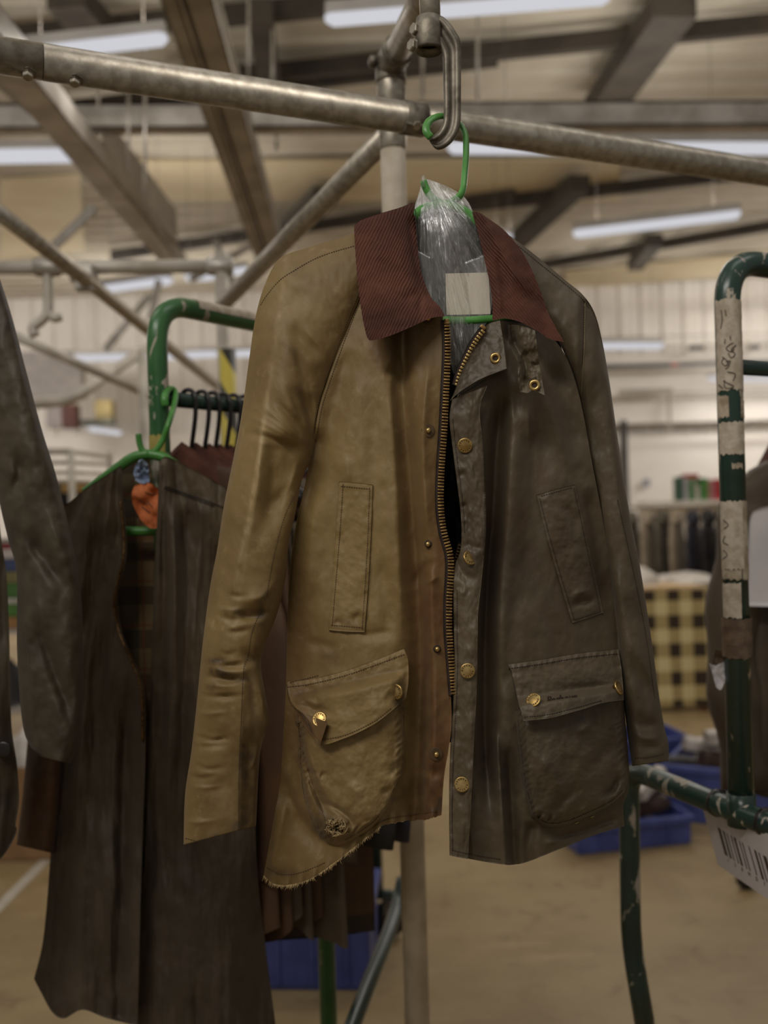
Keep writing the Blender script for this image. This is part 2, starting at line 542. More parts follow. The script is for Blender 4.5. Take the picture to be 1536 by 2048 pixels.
def quadbox(name, x0, x1, y0, y1, z0, z1, mat, parent=None, bevel=0):
    v, f = box_g(((x0 + x1) / 2, (y0 + y1) / 2, (z0 + z1) / 2), abs(x1 - x0) / 2, abs(y1 - y0) / 2, abs(z1 - z0) / 2, None, bevel)
    return obj(name, v, f, mat, parent, False)

WY = 16.0
fl = quadbox('floor', -12, 12, -3.0, WY, -.05, 0, M['floor']); tag(fl, 'tan coated concrete floor with scuffs and stains', 'floor', kind='structure')

# painted walkway line
a = floor_at(-60, 1872); b_ = floor_at(122, 1690)
d = (b_ - a).normalized(); nrm = Vector((-d.y, d.x, 0)) * .022
ln = MB(); p0 = a - d * .6; p1 = b_ + d * 3.0
ln.add([p0 - nrm, p1 - nrm, p1 + nrm, p0 + nrm] + [q + Vector((0, 0, .002)) for q in (p0 - nrm, p1 - nrm, p1 + nrm, p0 + nrm)], [(0, 1, 2, 3), (4, 5, 6, 7), (0, 1, 5, 4), (1, 2, 6, 5), (2, 3, 7, 6), (3, 0, 4, 7)])
ln.build('walkway_line', M['white_metal'], fl)

# roof: ribbed sheets, purlins, rafters
CZ = 5.0
prof = []; y = 3.0
while y < WY:
    prof += [(y, CZ), (y + .22, CZ), (y + .25, CZ - .03), (y + .30, CZ - .03), (y + .33, CZ)]
    y += .33
v = []; f = []
for (yy, zz) in prof: v += [(-12, yy, zz), (12, yy, zz)]
for i in range(len(prof) - 1): f.append((2 * i, 2 * i + 1, 2 * i + 3, 2 * i + 2))
n0 = len(v)
v += [(-12, 3, CZ + .1), (12, 3, CZ + .1), (-12, WY, CZ + .1), (12, WY, CZ + .1)]
f.append((n0, n0 + 1, n0 + 3, n0 + 2))
ceil = obj('ceiling', v, f, M['ceiling'], None, False); tag(ceil, 'cream ribbed roof sheets over dark purlins', 'ceiling', kind='structure')

def beam(name, a, b, w, h, mat, parent, up=Vector((0, 0, 1)), ext=(0, 0)):
    a = Vector(a); b = Vector(b); t = (b - a).normalized()
    a = a - t * ext[0]; b = b + t * ext[1]
    s = t.cross(up).normalized(); u = s.cross(t)
    vv, ff = box_g((a + b) / 2, (b - a).length / 2, w / 2, h / 2, (t, s, u))
    return obj(name, vv, ff, mat, parent, False)

def channel(name, a, b, w, h, th, mat, parent, flip=1, ext=(0, 0)):
    """C-section steel: a web and two flanges"""
    a = Vector(a); b = Vector(b); t = (b - a).normalized()
    a = a - t * ext[0]; b = b + t * ext[1]
    s = t.cross(Vector((0, 0, 1))).normalized(); u = s.cross(t)
    m = MB(); c = (a + b) / 2; L = (b - a).length / 2
    m.add(*box_g(c - s * (flip * (w / 2 - th / 2)), L, th / 2, h / 2, (t, s, u)))
    m.add(*box_g(c + u * (h / 2 - th / 2), L, w / 2, th / 2, (t, s, u)))
    m.add(*box_g(c - u * (h / 2 - th / 2), L, w / 2, th / 2, (t, s, u)))
    m.add(*box_g(c + s * (flip * (w / 2 - th / 2)) + u * (h / 2 - .03), L, th / 2, .03, (t, s, u)))
    m.add(*box_g(c + s * (flip * (w / 2 - th / 2)) - u * (h / 2 - .03), L, th / 2, .03, (t, s, u)))
    return m.build(name, mat, parent)

for (p, q) in [((480, 152), (1536, 48)), ((830, 425), (1536, 340)), ((1130, 522), (1536, 452)), ((0, 75), (620, 15)), ((200, 212), (500, 175)), ((300, 500), (700, 440))]:
    beam('purlin', at_z(*p, 4.86), at_z(*q, 4.86), .075, .13, M['purlin'], ceil, ext=(.6, 2.0))
for (p, q, w) in [((1350, 10), (1205, 215), .30), ((1160, 365), (1010, 505), .22), ((1310, 480), (1270, 530), .2), ((520, 20), (545, 210), .16), ((130, -10), (200, 70), .25), ((650, 390), (560, 480), .25)]:
    beam('rafter', at_z(*p, 4.74), at_z(*q, 4.74), w, .16, M['purlin'], ceil)
pz = 4.93
for (p, q, r_, s) in [((250, 322), (1240, 322), (1240, 402), (250, 402)), ((1130, 545), (1600, 500), (1600, 540), (1130, 580)), ((0, 360), (160, 350), (170, 500), (0, 520))]:
    c4 = [at_z(*k, pz) for k in (p, q, r_, s)]
    obj('roof_panel', c4 + [k + Vector((0, 0, .03)) for k in c4], [(0, 1, 2, 3), (4, 5, 6, 7), (0, 1, 5, 4), (1, 2, 6, 5), (2, 3, 7, 6), (3, 0, 4, 7)], M['cream'], ceil, False)

# main tie beam and the galvanised truss members below the roof
channel('tie_beam', P(-160, 240, 5.4), P(1700, 232, 5.4), .10, .135, .012, M['steel_pale'], ceil, -1)
channel('truss_beam', P(322, -80, 3.6), P(523, 510, 7.6), .062, .15, .010, M['steel_grey'], ceil, 1)
channel('truss_beam', P(384, -80, 3.62), P(556, 510, 7.6), .105, .15, .010, M['steel_grey'], ceil, 1)
beam('truss_web', P(350, -80, 3.65), P(538, 510, 7.65), .012, .20, M['steel_pale'], ceil)
channel('truss_beam', P(140, 262, 5.0), P(356, 530, 8.0), .15, .12, .012, M['steel_pale'], ceil, -1, ext=(2.2, 0))
channel('truss_beam', P(-40, 92, 4.0), P(112, 232, 5.2), .14, .10, .012, M['steel_grey'], ceil, -1)
beam('gusset_plate', P(205, 268, 5.7), P(352, 455, 7.4), .015, .26, M['steel_grey'], ceil)
for (x, y0, y1, d) in [(197, 170, 215, 5.1), (257, 110, 345, 5.2), (290, 100, 420, 5.2), (497, 0, 160, 5.5), (545, 60, 180, 5.8), (845, 100, 205, 5.0), (985 - 30, 10, 200, 5.6), (553, 270, 300, 5.6)]:
    v, f = tube_g([P(x, y0, d), P(x, y1, d)], .009, 8)
    obj('hanger_rod', v, f, M['steel_pale'], ceil)
for (a_, b2, d) in [((190, 415), (100, 500), 5.8), ((430, 480), (470, 575), 7.5), ((540, 470), (380, 560), 8.0), ((300, 590), (210, 700), 8.0), ((318, 560), (300, 640), 8.0)]:
    beam('web_strut', P(*a_, d), P(*b2, d), .03, .05, M['steel_pale'], ceil)

# far wall with trapezoid cladding
prof = []; x = -12.0
while x < 12:
    prof += [(x, WY), (x + .2, WY), (x + .24, WY - .035), (x + .30, WY - .035), (x + .34, WY)]
    x += .34
v = []; f = []
for (xx, yy) in prof: v += [(xx, yy, 0), (xx, yy, CZ)]
for i in range(len(prof) - 1): f.append((2 * i, 2 * i + 2, 2 * i + 3, 2 * i + 1))
n0 = len(v); v += [(-12, WY + .15, 0), (12, WY + .15, 0), (12, WY + .15, CZ), (-12, WY + .15, CZ)]; f.append((n0, n0 + 1, n0 + 2, n0 + 3))
wall = obj('wall_back', v, f, M['wall'], None, False); tag(wall, 'pale clad far wall of the hall', 'wall', kind='structure')
for sx, nm in ((-1, 'wall_left'), (1, 'wall_right')):
    o = quadbox(nm, sx * 12, sx * 12.15, 3.0, WY, 0, CZ, M['wall']); tag(o, 'pale side wall of the hall on the ' + nm[5:], 'wall', kind='structure')
def wpix(name, x0, y0, x1, y1, d, dep, mat, parent=wall):
    a = P(x0, y1, d); b = P(x1, y0, d)
    return quadbox(name, a.x, b.x, d, d + dep, a.z, b.z, mat, parent)
M['grey_band'] = plain('grey_trunking', srgb(168, 160, 150), srgb(150, 142, 132), .6, scale=3)
M['dark_cable'] = plain('dark_cable', srgb(60, 54, 50), srgb(48, 44, 40), .6, scale=3)
wpix('wall_panel', 1252, 862, 1600, 1030, 15.6, .05, M['wall_panel'])
wpix('wall_panel', 1100, 700, 1600, 852, 15.7, .04, M['wall_panel'])
wpix('wall_panel', 0, 860, 560, 1200, 15.6, .05, M['wall_panel'])
wpix('cable_tray', 1100, 664, 1600, 678, 15.5, .1, M['grey_band'])
wpix('cable_conduit', 1100, 727, 1600, 732, 15.4, .05, M['dark_cable'])
wpix('cable_conduit', 1338, 790, 1341, 858, 15.5, .05, M['grey_band'])
wpix('cable_tray', 1240, 776, 1345, 790, 15.4, .1, M['grey_band'])
wpix('cable_tray', 1345, 778, 1600, 786, 15.4, .1, M['grey_band'])
wpix('wall_panel_edge', 1250, 850, 1600, 858, 15.4, .05, M['grey_band'])
wpix('door_frame', 1246, 840, 1254, 1030, 15.4, .05, M['dark_cable'])
wpix('switch_box', 1378, 691, 1408, 700, 15.4, .06, M['dark_cable'])
wpix('switch_box', 1500, 690, 1520, 699, 15.4, .06, M['dark_cable'])
wpix('alarm_lamp', 1344, 725, 1356, 733, 15.3, .06, plain('red_lamp', srgb(170, 70, 50), None, .5))

# left far wall fittings: cupboards and ducts
for (x0, y0, x1, y1, nm, c) in [(30, 700, 160, 800, 'grey wall cabinet above the far-left aisle', (150, 142, 136)), (92, 808, 124, 856, 'small pale wall cabinet beside the dark red one', (160, 150, 146)), (124, 808, 150, 856, 'dark red wall cabinet beside the small pale one', (92, 50, 40)),
                                (190, 800, 222, 842, 'yellow-brown wall box over the far tube light', (150, 132, 84))]:
    o = wpix('wall_cabinet', x0, y0, x1, y1, 14.6, .25, plain('cabinet_paint', srgb(*c), None, .6), None)
    tag(o, nm, 'cabinet', 'cabinets on the far wall')
o = wpix('wall_fan', 160, 838, 225, 850, 14.4, .2, plain('dark_green_paint', srgb(58, 60, 46), None, .6), None); tag(o, 'dark green bracket fitted under the yellow-brown wall box', 'bracket')

# ------------------------------------------------------------------ fluorescent battens
LAMP_DOWN = 9.0
LAMP_UP = 10.0
def batten(label, a, b, w=.10, house=True):
    w = w * 1.18
    a = Vector(a); b = Vector(b)
    t = (b - a).normalized(); s = t.cross(Vector((0, 0, 1))).normalized(); u = s.cross(t)
    root = thing('ceiling_light', label, 'light', (a + b) / 2, 'fluorescent ceiling lights')
    L = (b - a).length
    # rounded diffuser
    n = 10; v = []; f = []
    for (q, k) in ((a, .55), (a + t * .03, 1), (b - t * .03, 1), (b, .55)):
        for j in range(n):
            th = PI + PI * j / (n - 1)
            v.append(q + s * (math.cos(th) * w / 2 * k) + u * (math.sin(th) * w * .42 * k))
    for i in range(3):
        for j in range(n - 1):
            f.append((i * n + j, i * n + j + 1, (i + 1) * n + j + 1, (i + 1) * n + j))
        f.append((i * n, i * n + n - 1, (i + 1) * n + n - 1, (i + 1) * n))
    f.append(tuple(range(n))); f.append(tuple(3 * n + j for j in range(n)))
    obj('diffuser', v, f, M['tube_light'], root, True)
    if house:
        vv, ff = box_g((a + b) / 2 + u * .035, L / 2, w * .32, .03, (t, s, u), .006)
        obj('housing', vv, ff, M['fixture'], root, False)
        for q in (a + t * L * .15, b - t * L * .15):
            v2, f2 = tube_g([q + u * .06, Vector((q.x, q.y, CZ - .02)) if q.y > 3.2 else q + u * .8], .002, 6)
            obj('suspension_wire', v2, f2, M['purlin'], root)
    # the lamp's own light, thrown down and (open-topped batten) up at the roof
    for (sgn, pw, off) in ((-1, LAMP_DOWN, .06), (1, LAMP_UP, .08)):
        l = bpy.data.lights.new('tube_lamp', 'AREA'); l.shape = 'RECTANGLE'
        l.size = L; l.size_y = w; l.energy = pw * L; l.color = (1.0, .95, .88)
        lo = bpy.data.objects.new('tube_lamp', l); COL.objects.link(lo)
        lo.matrix_world = Matrix.Translation((a + b) / 2 + u * (sgn * off)) @ Matrix(((t.x, s.x, -sgn * u.x, 0), (t.y, s.y, -sgn * u.y, 0), (t.z, s.z, -sgn * u.z, 0), (0, 0, 0, 1)))
        lo.parent = root; lo.matrix_parent_inverse = Matrix.Translation(-wpos(root))
    return root
batten('long lit tube light at the upper left, behind the near rail end', P(40, 105, 4.7), P(334, 72, 4.7), .085)
batten('lit tube light at the top edge left of the metal hook', P(652, 36, 4.4), P(1220, -10, 4.1), .075)
batten('lit tube light with deep housing cut by the left edge under the tie beam', P(-120, 308, 6.1), P(168, 304, 6.1), .125)
batten('longest lit tube light right of the hook, below the tie beam', P(896, 290, 5.9), P(1680, 292, 5.9), .105)
batten('lit tube light hanging alone above the dark shoulder and right trolley', P(1146, 464, 7.6), P(1480, 424, 7.4), .105)
batten('lit tube light behind the left truss, above the bright green bend', P(202, 575, 9.5), P(342, 556, 9.3), .12)
batten('short lit tube light left of the background post', P(370, 553, 9.6), P(430, 550, 9.6), .10)
batten('short lit tube light glimpsed between background post and brace', P(456, 542, 9.6), P(496, 536, 9.6), .10)
batten('lit tube light crossing behind the upright of the bright green trolley', P(150, 712, 13.9), P(360, 708, 13.9), .15)
batten('lit tube light between the green trolley bend and background post, lower row', P(370, 706, 13.9), P(435, 704, 13.9), .15)
batten('lit tube light touching the tan sleeve edge, lower row', P(458, 704, 13.9), P(520, 702, 13.9), .15)
batten('lit tube light just right of the dark sleeve', P(1190, 688, 13.4), P(1326, 688, 13.4), .14)
batten('faint far tube light behind the dark green trolley post', P(1416, 755, 15.0), P(1600, 758, 15.0), .10)
batten('smallest far tube light low above the brown coat shoulder', P(178, 853, 14.2), P(243, 863, 14.2), .13, False)
batten('small lit tube light end showing beside the right collar', P(985, 468, 9.0), P(1024, 472, 9.0), .09)

# ------------------------------------------------------------------ the two-tone waxed jacket
JB = P(880, 1700, 1.22)
jk = thing('waxed_jacket', 'half tan, half dark brown waxed jacket with corduroy collar, hanging at the front', 'jacket', JB)

def body_d(X, Y):
    s = np.abs((X - 895) / 335.0)
    d = 1.150 + 0.066 * s ** 2.2
    d = d + 0.030 * np.exp(-((Y - 560) / 150.0) ** 2)
    d = d - 0.012 * np.exp(-((Y - 1480) / 260.0) ** 2) * (s < 1.2)
    return d

def wear_tan(X, Y):
    a = np.zeros(X.shape + (3,))
    n1 = np.clip(.55 + fbm(X / 40, Y / 55, 11) * 1.3, 0, 1)
    n2 = np.clip(.5 + fbm(X / 14, Y / 18, 23) * 1.6, 0, 1)
    # red-brown along the front edge, growing downwards
    g = 1 / (1 + np.exp(-(X - (826 - 12 * np.sin(Y / 130.))) / 11.0)) * np.clip((Y - 700) / 500., .12, 1) * .95
    g = g + .5 * blob(X, Y, 770, 690, 60, 40) + .35 * blob(X, Y, 820, 760, 18, 120)
    g = g + .35 * blob(X, Y, 600, 1350, 30, 220)
    a[..., 1] = np.clip(g * (.6 + .6 * n1), 0, .92)
    st = np.zeros(X.shape)
    for (cx, cy, rx, ry, an, k) in [(432, 1322, 20, 7, 5, .9), (437, 1345, 18, 8, 15, 1.0), (425, 1372, 12, 9, 0, .7), (478, 1358, 26, 8, 10, .6), (505, 1320, 14, 34, 10, .5),
                                    (482, 1560, 7, 110, 2, .75), (500, 1560, 16, 110, 3, .6), (440, 1680, 26, 14, 0, .8), (478, 1655, 20, 20, 0, .7), (400, 1690, 30, 9, 0, .5),
                                    (520, 1240, 14, 24, 20, .5), (475, 1225, 26, 9, 0, .5), (530, 1200, 16, 40, 20, .45), (585, 700, 10, 34, -35, .35), (598, 790, 9, 30, -25, .3),
                                    (545, 1600, 9, 130, 2, .35), (620, 905, 14, 34, 0, .5), (600, 545, 24, 12, 30, .35), (668, 1655, 30, 26, 0, .65), (640, 1640, 18, 60, -15, .5),
                                    (660, 1310, 24, 16, 0, .3), (690, 1365, 100, 6, -14, .4), (800, 1400, 12, 30, 0, .8), (600, 1500, 10, 80, 0, .4), (790, 1590, 22, 14, -45, .6),
                                    (720, 1660, 60, 8, -25, .4), (560, 1745, 40, 12, 10, .4), (615, 1395, 30, 14, 30, .3), (648, 1462, 16, 12, 0, .7), (870, 1600, 50, 40, 0, .5),
                                    (640, 560, 60, 14, -20, .12), (700, 1245, 30, 8, 0, .3), (860, 1500, 36, 260, 0, .25)]:
        st = st + k * blob(X, Y, cx, cy, rx, ry, an)
    a[..., 0] = np.clip(st * (.35 + 1.1 * n2), 0, .85)
    sc = np.zeros(X.shape)
    for (cx, cy, rx, ry, an, k) in [(520, 900, 5, 320, 8, .35), (497, 1030, 4, 150, 10, .3), (790, 1530, 8, 60, 12, .4), (720, 1600, 70, 60, 0, .25), (510, 1400, 6, 60, -5, .5), (700, 1500, 60, 60, 0, .12),
                                    (760, 840, 60, 200, 0, .10), (640, 620, 70, 60, 0, .12), (455, 1600, 30, 80, 0, .15), (680, 1150, 40, 100, 0, .12), (690, 1345, 110, 14, -14, .2), (525, 1480, 5, 40, 10, .5)]:
        sc = sc + k * blob(X, Y, cx, cy, rx, ry, an)
    a[..., 2] = np.clip(sc * (.4 + 1.0 * n2), 0, .6)
    return a

def tone_dark(X, Y):  # broad brown, darker and paler patches, broken by noise
    a = np.zeros(X.shape + (3,))
    n1 = np.clip(.5 + fbm(X / 45, Y / 60, 31) * 1.3, 0, 1); n2 = np.clip(.5 + fbm(X / 12, Y / 16, 43) * 1.6, 0, 1)
    a[..., 1] = np.clip((.5 * blob(X, Y, 1060, 1050, 100, 260) + .35 * blob(X, Y, 1150, 1250, 80, 90)) * n1, 0, .6)
    a[..., 0] = np.clip((.4 * blob(X, Y, 1190, 1460, 80, 60) + .3 * blob(X, Y, 1110, 1560, 50, 90) + .35 * blob(X, Y, 1000, 1560, 60, 160)) * (.4 + n2), 0, .7)
    a[..., 2] = np.clip((.22 * blob(X, Y, 1120, 620, 60, 90) + .2 * blob(X, Y, 1120, 1120, 40, 60) + .2 * blob(X, Y, 935, 1270, 20, 90) + .25 * blob(X, Y, 1100, 1345, 100, 20, -8) + .12 * blob(X, Y, 1150, 1520, 60, 80)) * (.3 + n2), 0, .5)
    return a

# --- left front panel
FL_L = [(722, 585), (703, 630), (680, 690), (655, 760), (638, 815), (626, 885), (612, 960), (590, 1060), (578, 1160), (574, 1270), (572, 1362), (567, 1460), (560, 1560), (545, 1650), (527, 1752)]
FL_R = [(886, 632), (888, 700), (884, 780), (880, 860), (876, 930), (874, 1005), (880, 1062), (892, 1110), (893, 1150), (890, 1200), (890, 1260), (896, 1330), (902, 1400), (903, 1450), (897, 1500), (888, 1555), (883, 1632)]
FL_T = [(722, 585), (800, 612), (886, 632)]
FL_B = [(527, 1752), (545, 1768), (575, 1772), (620, 1760), (665, 1730), (710, 1695), (760, 1655), (800, 1644), (845, 1640), (883, 1632)]
X, Y = coons(FL_T, FL_B, FL_L, FL_R, 150, 400)
FOLDS_L = [
    ([(806, 640), (803, 760), (815, 900), (826, 1050), (836, 1200), (842, 1340), (838, 1480), (830, 1640)], 26, 15, .021, (0, 0)),
    ([(783, 660), (782, 800), (792, 950), (800, 1150), (806, 1290)], 22, 16, -.008, (.1, .3)),
    ([(745, 690), (752, 850), (765, 1050)], 20, 26, .005, (.2, .4)),
    ([(860, 700), (846, 860), (850, 1000), (862, 1120)], 14, 16, -.007, (.2, .3)),
    ([(870, 1090), (862, 1200), (866, 1350), (868, 1480), (850, 1620)], 14, 16, -.006, (.2, .1)),
    ([(700, 690), (668, 820), (650, 930)], 16, 24, .007, (.2, .4)),
    ([(640, 850), (625, 960), (612, 1050)], 14, 20, .010, (.2, .4)),
    ([(640, 960), (620, 1090), (612, 1250)], 24, 24, -.006, (.2, .4)),
    ([(760, 1100), (775, 1200), (770, 1290)], 14, 18, .005, (.3, .3)),
    ([(560, 1530), (590, 1620), (640, 1680), (690, 1700)], 26, 12, .010, (.2, .3)),
    ([(575, 1590), (555, 1680), (540, 1750)], 16, 16, -.006, (.2, 0)),
    ([(690, 900), (700, 980)], 12, 12, -.003), ([(600, 1280), (690, 1300)], 10, 10, .003), ([(700, 1270), (800, 1265)], 12, 8, .003),
    ([(880, 1120), (850, 1135), (826, 1180)], 8, 8, .004), ([(880, 1150), (850, 1170)], 7, 7, -.003),
    ([(800, 720), (770, 760)], 8, 8, .003), ([(850, 1530), (880, 1560)], 10, 10, .004),
]
D = body_d(X, Y) + 1.35 * folds(X, Y, FOLDS_L) + .006 * fbm(X / 90, Y / 170, 5) + .0012 * fbm(X / 26, Y / 34, 9)
# hem puckers
bn = np.exp(-((np.linspace(0, 1, 400)[:, None] - 1) / .02) ** 2) * np.ones((1, 150))
D = D + bn * .003 * np.sin(X / 4.2) - .002 * bn
# ragged hem
Y = Y + bn * (2.2 * vnoise(X / 2.3, X * 0 + 3, 77) + 2.5 * vnoise(X / 7, X * 0 + 9, 78))
front_l = sheet('front_panel', X, Y, D, .0022, M['tan'], jk, M['lining'], wear_tan(X, Y)); front_l['label'] = 'faded tan front panel with raw frayed hem'

# --- right front panel
FR_L = [(1000, 640), (975, 670), (948, 715), (925, 760), (912, 800), (907, 850), (912, 903), (924, 1014), (927, 1069), (922, 1104), (914, 1131), (911, 1180), (912, 1283), (912, 1319), (910, 1395), (906, 1464), (903, 1509), (901, 1595), (901, 1709)]
FR_R = [(1075, 650), (1105, 675), (1130, 710), (1150, 760), (1167, 830), (1185, 930), (1204, 1030), (1220, 1130), (1232, 1230), (1240, 1310), (1247, 1400), (1256, 1500), (1258, 1575), (1247, 1610), (1249, 1652)]
FR_T = [(1000, 640), (1040, 645), (1075, 650)]
FR_B = [(901, 1709), (950, 1720), (1005, 1729), (1030, 1729), (1060, 1722), (1130, 1694), (1190, 1670), (1249, 1652)]
X, Y = coons(FR_T, FR_B, FR_L, FR_R, 150, 400)
FOLDS_R = [
    ([(1010, 760), (994, 880), (986, 1030), (976, 1150), (970, 1300), (968, 1430), (975, 1560), (985, 1650)], 14, 22, .026, (.12, .15)),
    ([(1040, 700), (1022, 860), (1012, 1020), (998, 1200), (992, 1380)], 14, 26, -.008, (.2, .2)),
    ([(1090, 800), (1065, 940), (1055, 1100), (1050, 1250)], 24, 30, .007, (.2, .3)),
    ([(1100, 720), (1135, 830), (1160, 930)], 18, 20, .008, (.2, .3)),
    ([(1070, 720), (1110, 850), (1140, 950)], 14, 16, -.005, (.2, .3)),
    ([(1030, 760), (1035, 850)], 8, 10, .006), ([(1055, 800), (1060, 900)], 8, 10, -.004),
    ([(1170, 970), (1190, 1080), (1212, 1220)], 12, 18, .008, (.2, .2)),
    ([(1030, 1150), (1020, 1300), (1010, 1400)], 14, 20, .005, (.3, .2)),
    ([(992, 1440), (998, 1540), (1006, 1640), (1012, 1732)], 22, 7, -.012, (.25, 0)),
    ([(1016, 1480), (1022, 1600), (1028, 1732)], 8, 14, .012, (.25, 0)),
    ([(1065, 1640), (1055, 1690), (1058, 1725)], 10, 12, .008, (.2, 0)), ([(1100, 1680), (1180, 1660), (1245, 1630)], 8, 10, .006, (.2, .2)),
    ([(1080, 1690), (1150, 1672), (1240, 1645)], 7, 7, -.003, (.2, .2)),
    ([(925, 1600), (940, 1660), (950, 1718)], 14, 14, -.005, (.2, 0)),
]
D = body_d(X, Y) + .004 + 1.3 * folds(X, Y, FOLDS_R) + .006 * fbm(X / 90, Y / 170, 55) + .0012 * fbm(X / 26, Y / 34, 59)
front_r = sheet('front_panel', X, Y, D, .0022, M['dark'], jk, M['lining'], tone_dark(X, Y)); front_r['label'] = 'dark brown waxed front panel, smooth and unworn'

# --- back panel (closes the body)
X, Y = coons([(770, 470), (830, 445), (890, 440), (950, 450), (1010, 480)], [(560, 1700), (700, 1560), (800, 1510), (890, 1482), (980, 1540), (1100, 1610), (1236, 1640)],
             [(770, 470), (680, 600), (640, 800), (622, 900), (600, 1060), (588, 1200), (582, 1400), (575, 1560), (560, 1700)],
             [(1010, 480), (1090, 600), (1140, 760), (1176, 930), (1210, 1130), (1228, 1300), (1240, 1480), (1248, 1560), (1236, 1640)], 90, 130)
u = np.linspace(-1, 1, 90)[None] * np.ones((130, 1)); vv = np.linspace(0, 1, 130)[:, None] * np.ones((1, 90))
D = 1.245 + .085 * (1 - np.abs(u) ** 2.4) * np.clip(.35 + vv * 2, 0, 1) + .01 * np.sin(u * 9) * vv + .006 * fbm(X / 70, Y / 160, 91)
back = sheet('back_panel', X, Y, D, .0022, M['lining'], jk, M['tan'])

# --- sleeves
SL_L = [(712, 466), (660, 482), (612, 496), (566, 512), (545, 536), (524, 585), (510, 640), (498, 720), (483, 830), (466, 920), (448, 1010), (434, 1100), (419, 1180), (405, 1290), (394, 1400), (383, 1500), (370, 1590), (367, 1690)]
SL_R = [(724, 586), (706, 628), (684, 686), (660, 752), (643, 808), (630, 878), (619, 925), (604, 960), (590, 1030), (577, 1090), (572, 1150), (556, 1222), (530, 1290), (522, 1330), (531, 1390), (537, 1440), (520, 1510), (512, 1652)]
SFOLD_L = [
    ([(572, 640), (610, 690), (650, 720)], 10, 14, .008), ([(586, 680), (606, 745), (628, 790)], 9, 12, .009), ([(600, 650), (645, 700), (665, 740)], 10, 10, -.005),
    ([(578, 765), (605, 810), (624, 860)], 8, 12, .010), ([(560, 740), (600, 850), (618, 890)], 14, 10, -.007), ([(525, 885), (575, 895), (615, 905)], 12, 8, .007),
    ([(545, 850), (548, 960), (530, 1090)], 14, 34, .020), ([(526, 790), (516, 950), (492, 1120)], 8, 14, -.009),
    ([(600, 900), (585, 960), (560, 1010)], 10, 14, -.008), ([(590, 950), (555, 1000), (520, 1015)], 9, 9, .006),
    ([(500, 1040), (470, 1150), (455, 1230)], 12, 14, -.006), ([(460, 1225), (510, 1232), (545, 1215)], 7, 14, .010), ([(455, 1200), (520, 1195), (560, 1150)], 10, 10, -.005),
    ([(412, 1310), (470, 1330), (515, 1318)], 8, 9, .006), ([(410, 1345), (460, 1360), (505, 1350)], 8, 10, .007), ([(405, 1330), (460, 1345), (515, 1335)], 7, 7, -.005),
    ([(480, 1290), (505, 1320), (530, 1300)], 8, 8, .007), ([(500, 1350), (515, 1420), (530, 1480)], 8, 10, .009), ([(515, 1340), (525, 1400), (528, 1450)], 6, 8, -.006),
    ([(488, 1310), (484, 1420), (480, 1540), (478, 1680)], 8, 9, -.004, (.1, 0)), ([(500, 1450), (498, 1560), (492, 1680)], 8, 10, .008, (.2, 0)),
    ([(400, 1460), (440, 1475), (470, 1465)], 10, 12, .004), ([(385, 1560), (430, 1575), (470, 1560)], 12, 14, .004), ([(520, 1480), (505, 1530), (485, 1545)], 6, 8, -.006),
    ([(600, 560), (580, 640)], 14, 18, .004), ([(640, 520), (570, 560)], 8, 10, .003),
]
tb = lambda *a: list(a)
# fine drag lines fanning out of the armpit and round the elbow and wrist
drag_l = []; rd = random.Random(21)
for k in range(16):
    a0 = math.radians(188 + k * 6.2); r0 = rd.uniform(18, 50); r1 = r0 + rd.uniform(60, 150)
    drag_l.append(([(632 + r0 * math.cos(a0), 905 + r0 * math.sin(a0)), (630 + (r0 + r1) / 2 * math.cos(a0 + .06), 905 + (r0 + r1) / 2 * math.sin(a0 + .06)), (632 + r1 * math.cos(a0 + .03), 905 + r1 * math.sin(a0 + .03))], 5, 7, rd.choice((-.0035, .0035, -.0025))))
for k in range(22):
    yy = rd.choice((rd.uniform(1180, 1260), rd.uniform(1290, 1400), rd.uniform(1420, 1640))); x0_ = 524 - (yy - 1150) * .16 + rd.uniform(-20, 10); ln = rd.uniform(40, 110)
    drag_l.append(([(x0_, yy), (x0_ - ln * .5, yy + rd.uniform(2, 12)), (x0_ - ln, yy + rd.uniform(-10, 14))], 4, 6, rd.choice((-.003, .003, .0025))))
dLl = tb((0, 1.205), (.15, 1.215), (.3, 1.21), (.6, 1.20), (1, 1.19))
dRl = tb((0, 1.192), (.12, 1.192), (.25, 1.195), (.38, 1.19), (.6, 1.19), (1, 1.19))
hdl = tb((0, .010), (.08, .020), (.2, .036), (.4, .050), (.7, .048), (1, .036))
sl_l = sleeve_tube('sleeve', SL_L, SL_R, dLl, dRl, hdl, 420, 150, M['tan'], jk, [(a[0], a[1] * 1.05, a[2] * 1.05, a[3] * .80) + tuple(a[4:]) for a in SFOLD_L] + drag_l, M['lining'], wear_tan, 3, .0035, flat_to=.46)
sl_l['label'] = 'creased tan sleeve with dark stains and raw cuff'
SR_R = [(1012, 466), (1050, 494), (1090, 526), (1130, 560), (1166, 590), (1190, 628), (1206, 690), (1220, 770), (1233, 860), (1247, 950), (1260, 1030), (1276, 1110), (1291, 1200), (1306, 1300), (1318, 1390), (1328, 1450), (1337, 1488), (1337, 1522)]
SR_L = [(1040, 560), (1075, 610), (1105, 660), (1130, 710), (1148, 760), (1160, 820), (1172, 890), (1186, 960), (1200, 1030), (1214, 1110), (1226, 1200), (1236, 1290), (1243, 1370), (1250, 1430), (1258, 1490), (1264, 1532)]
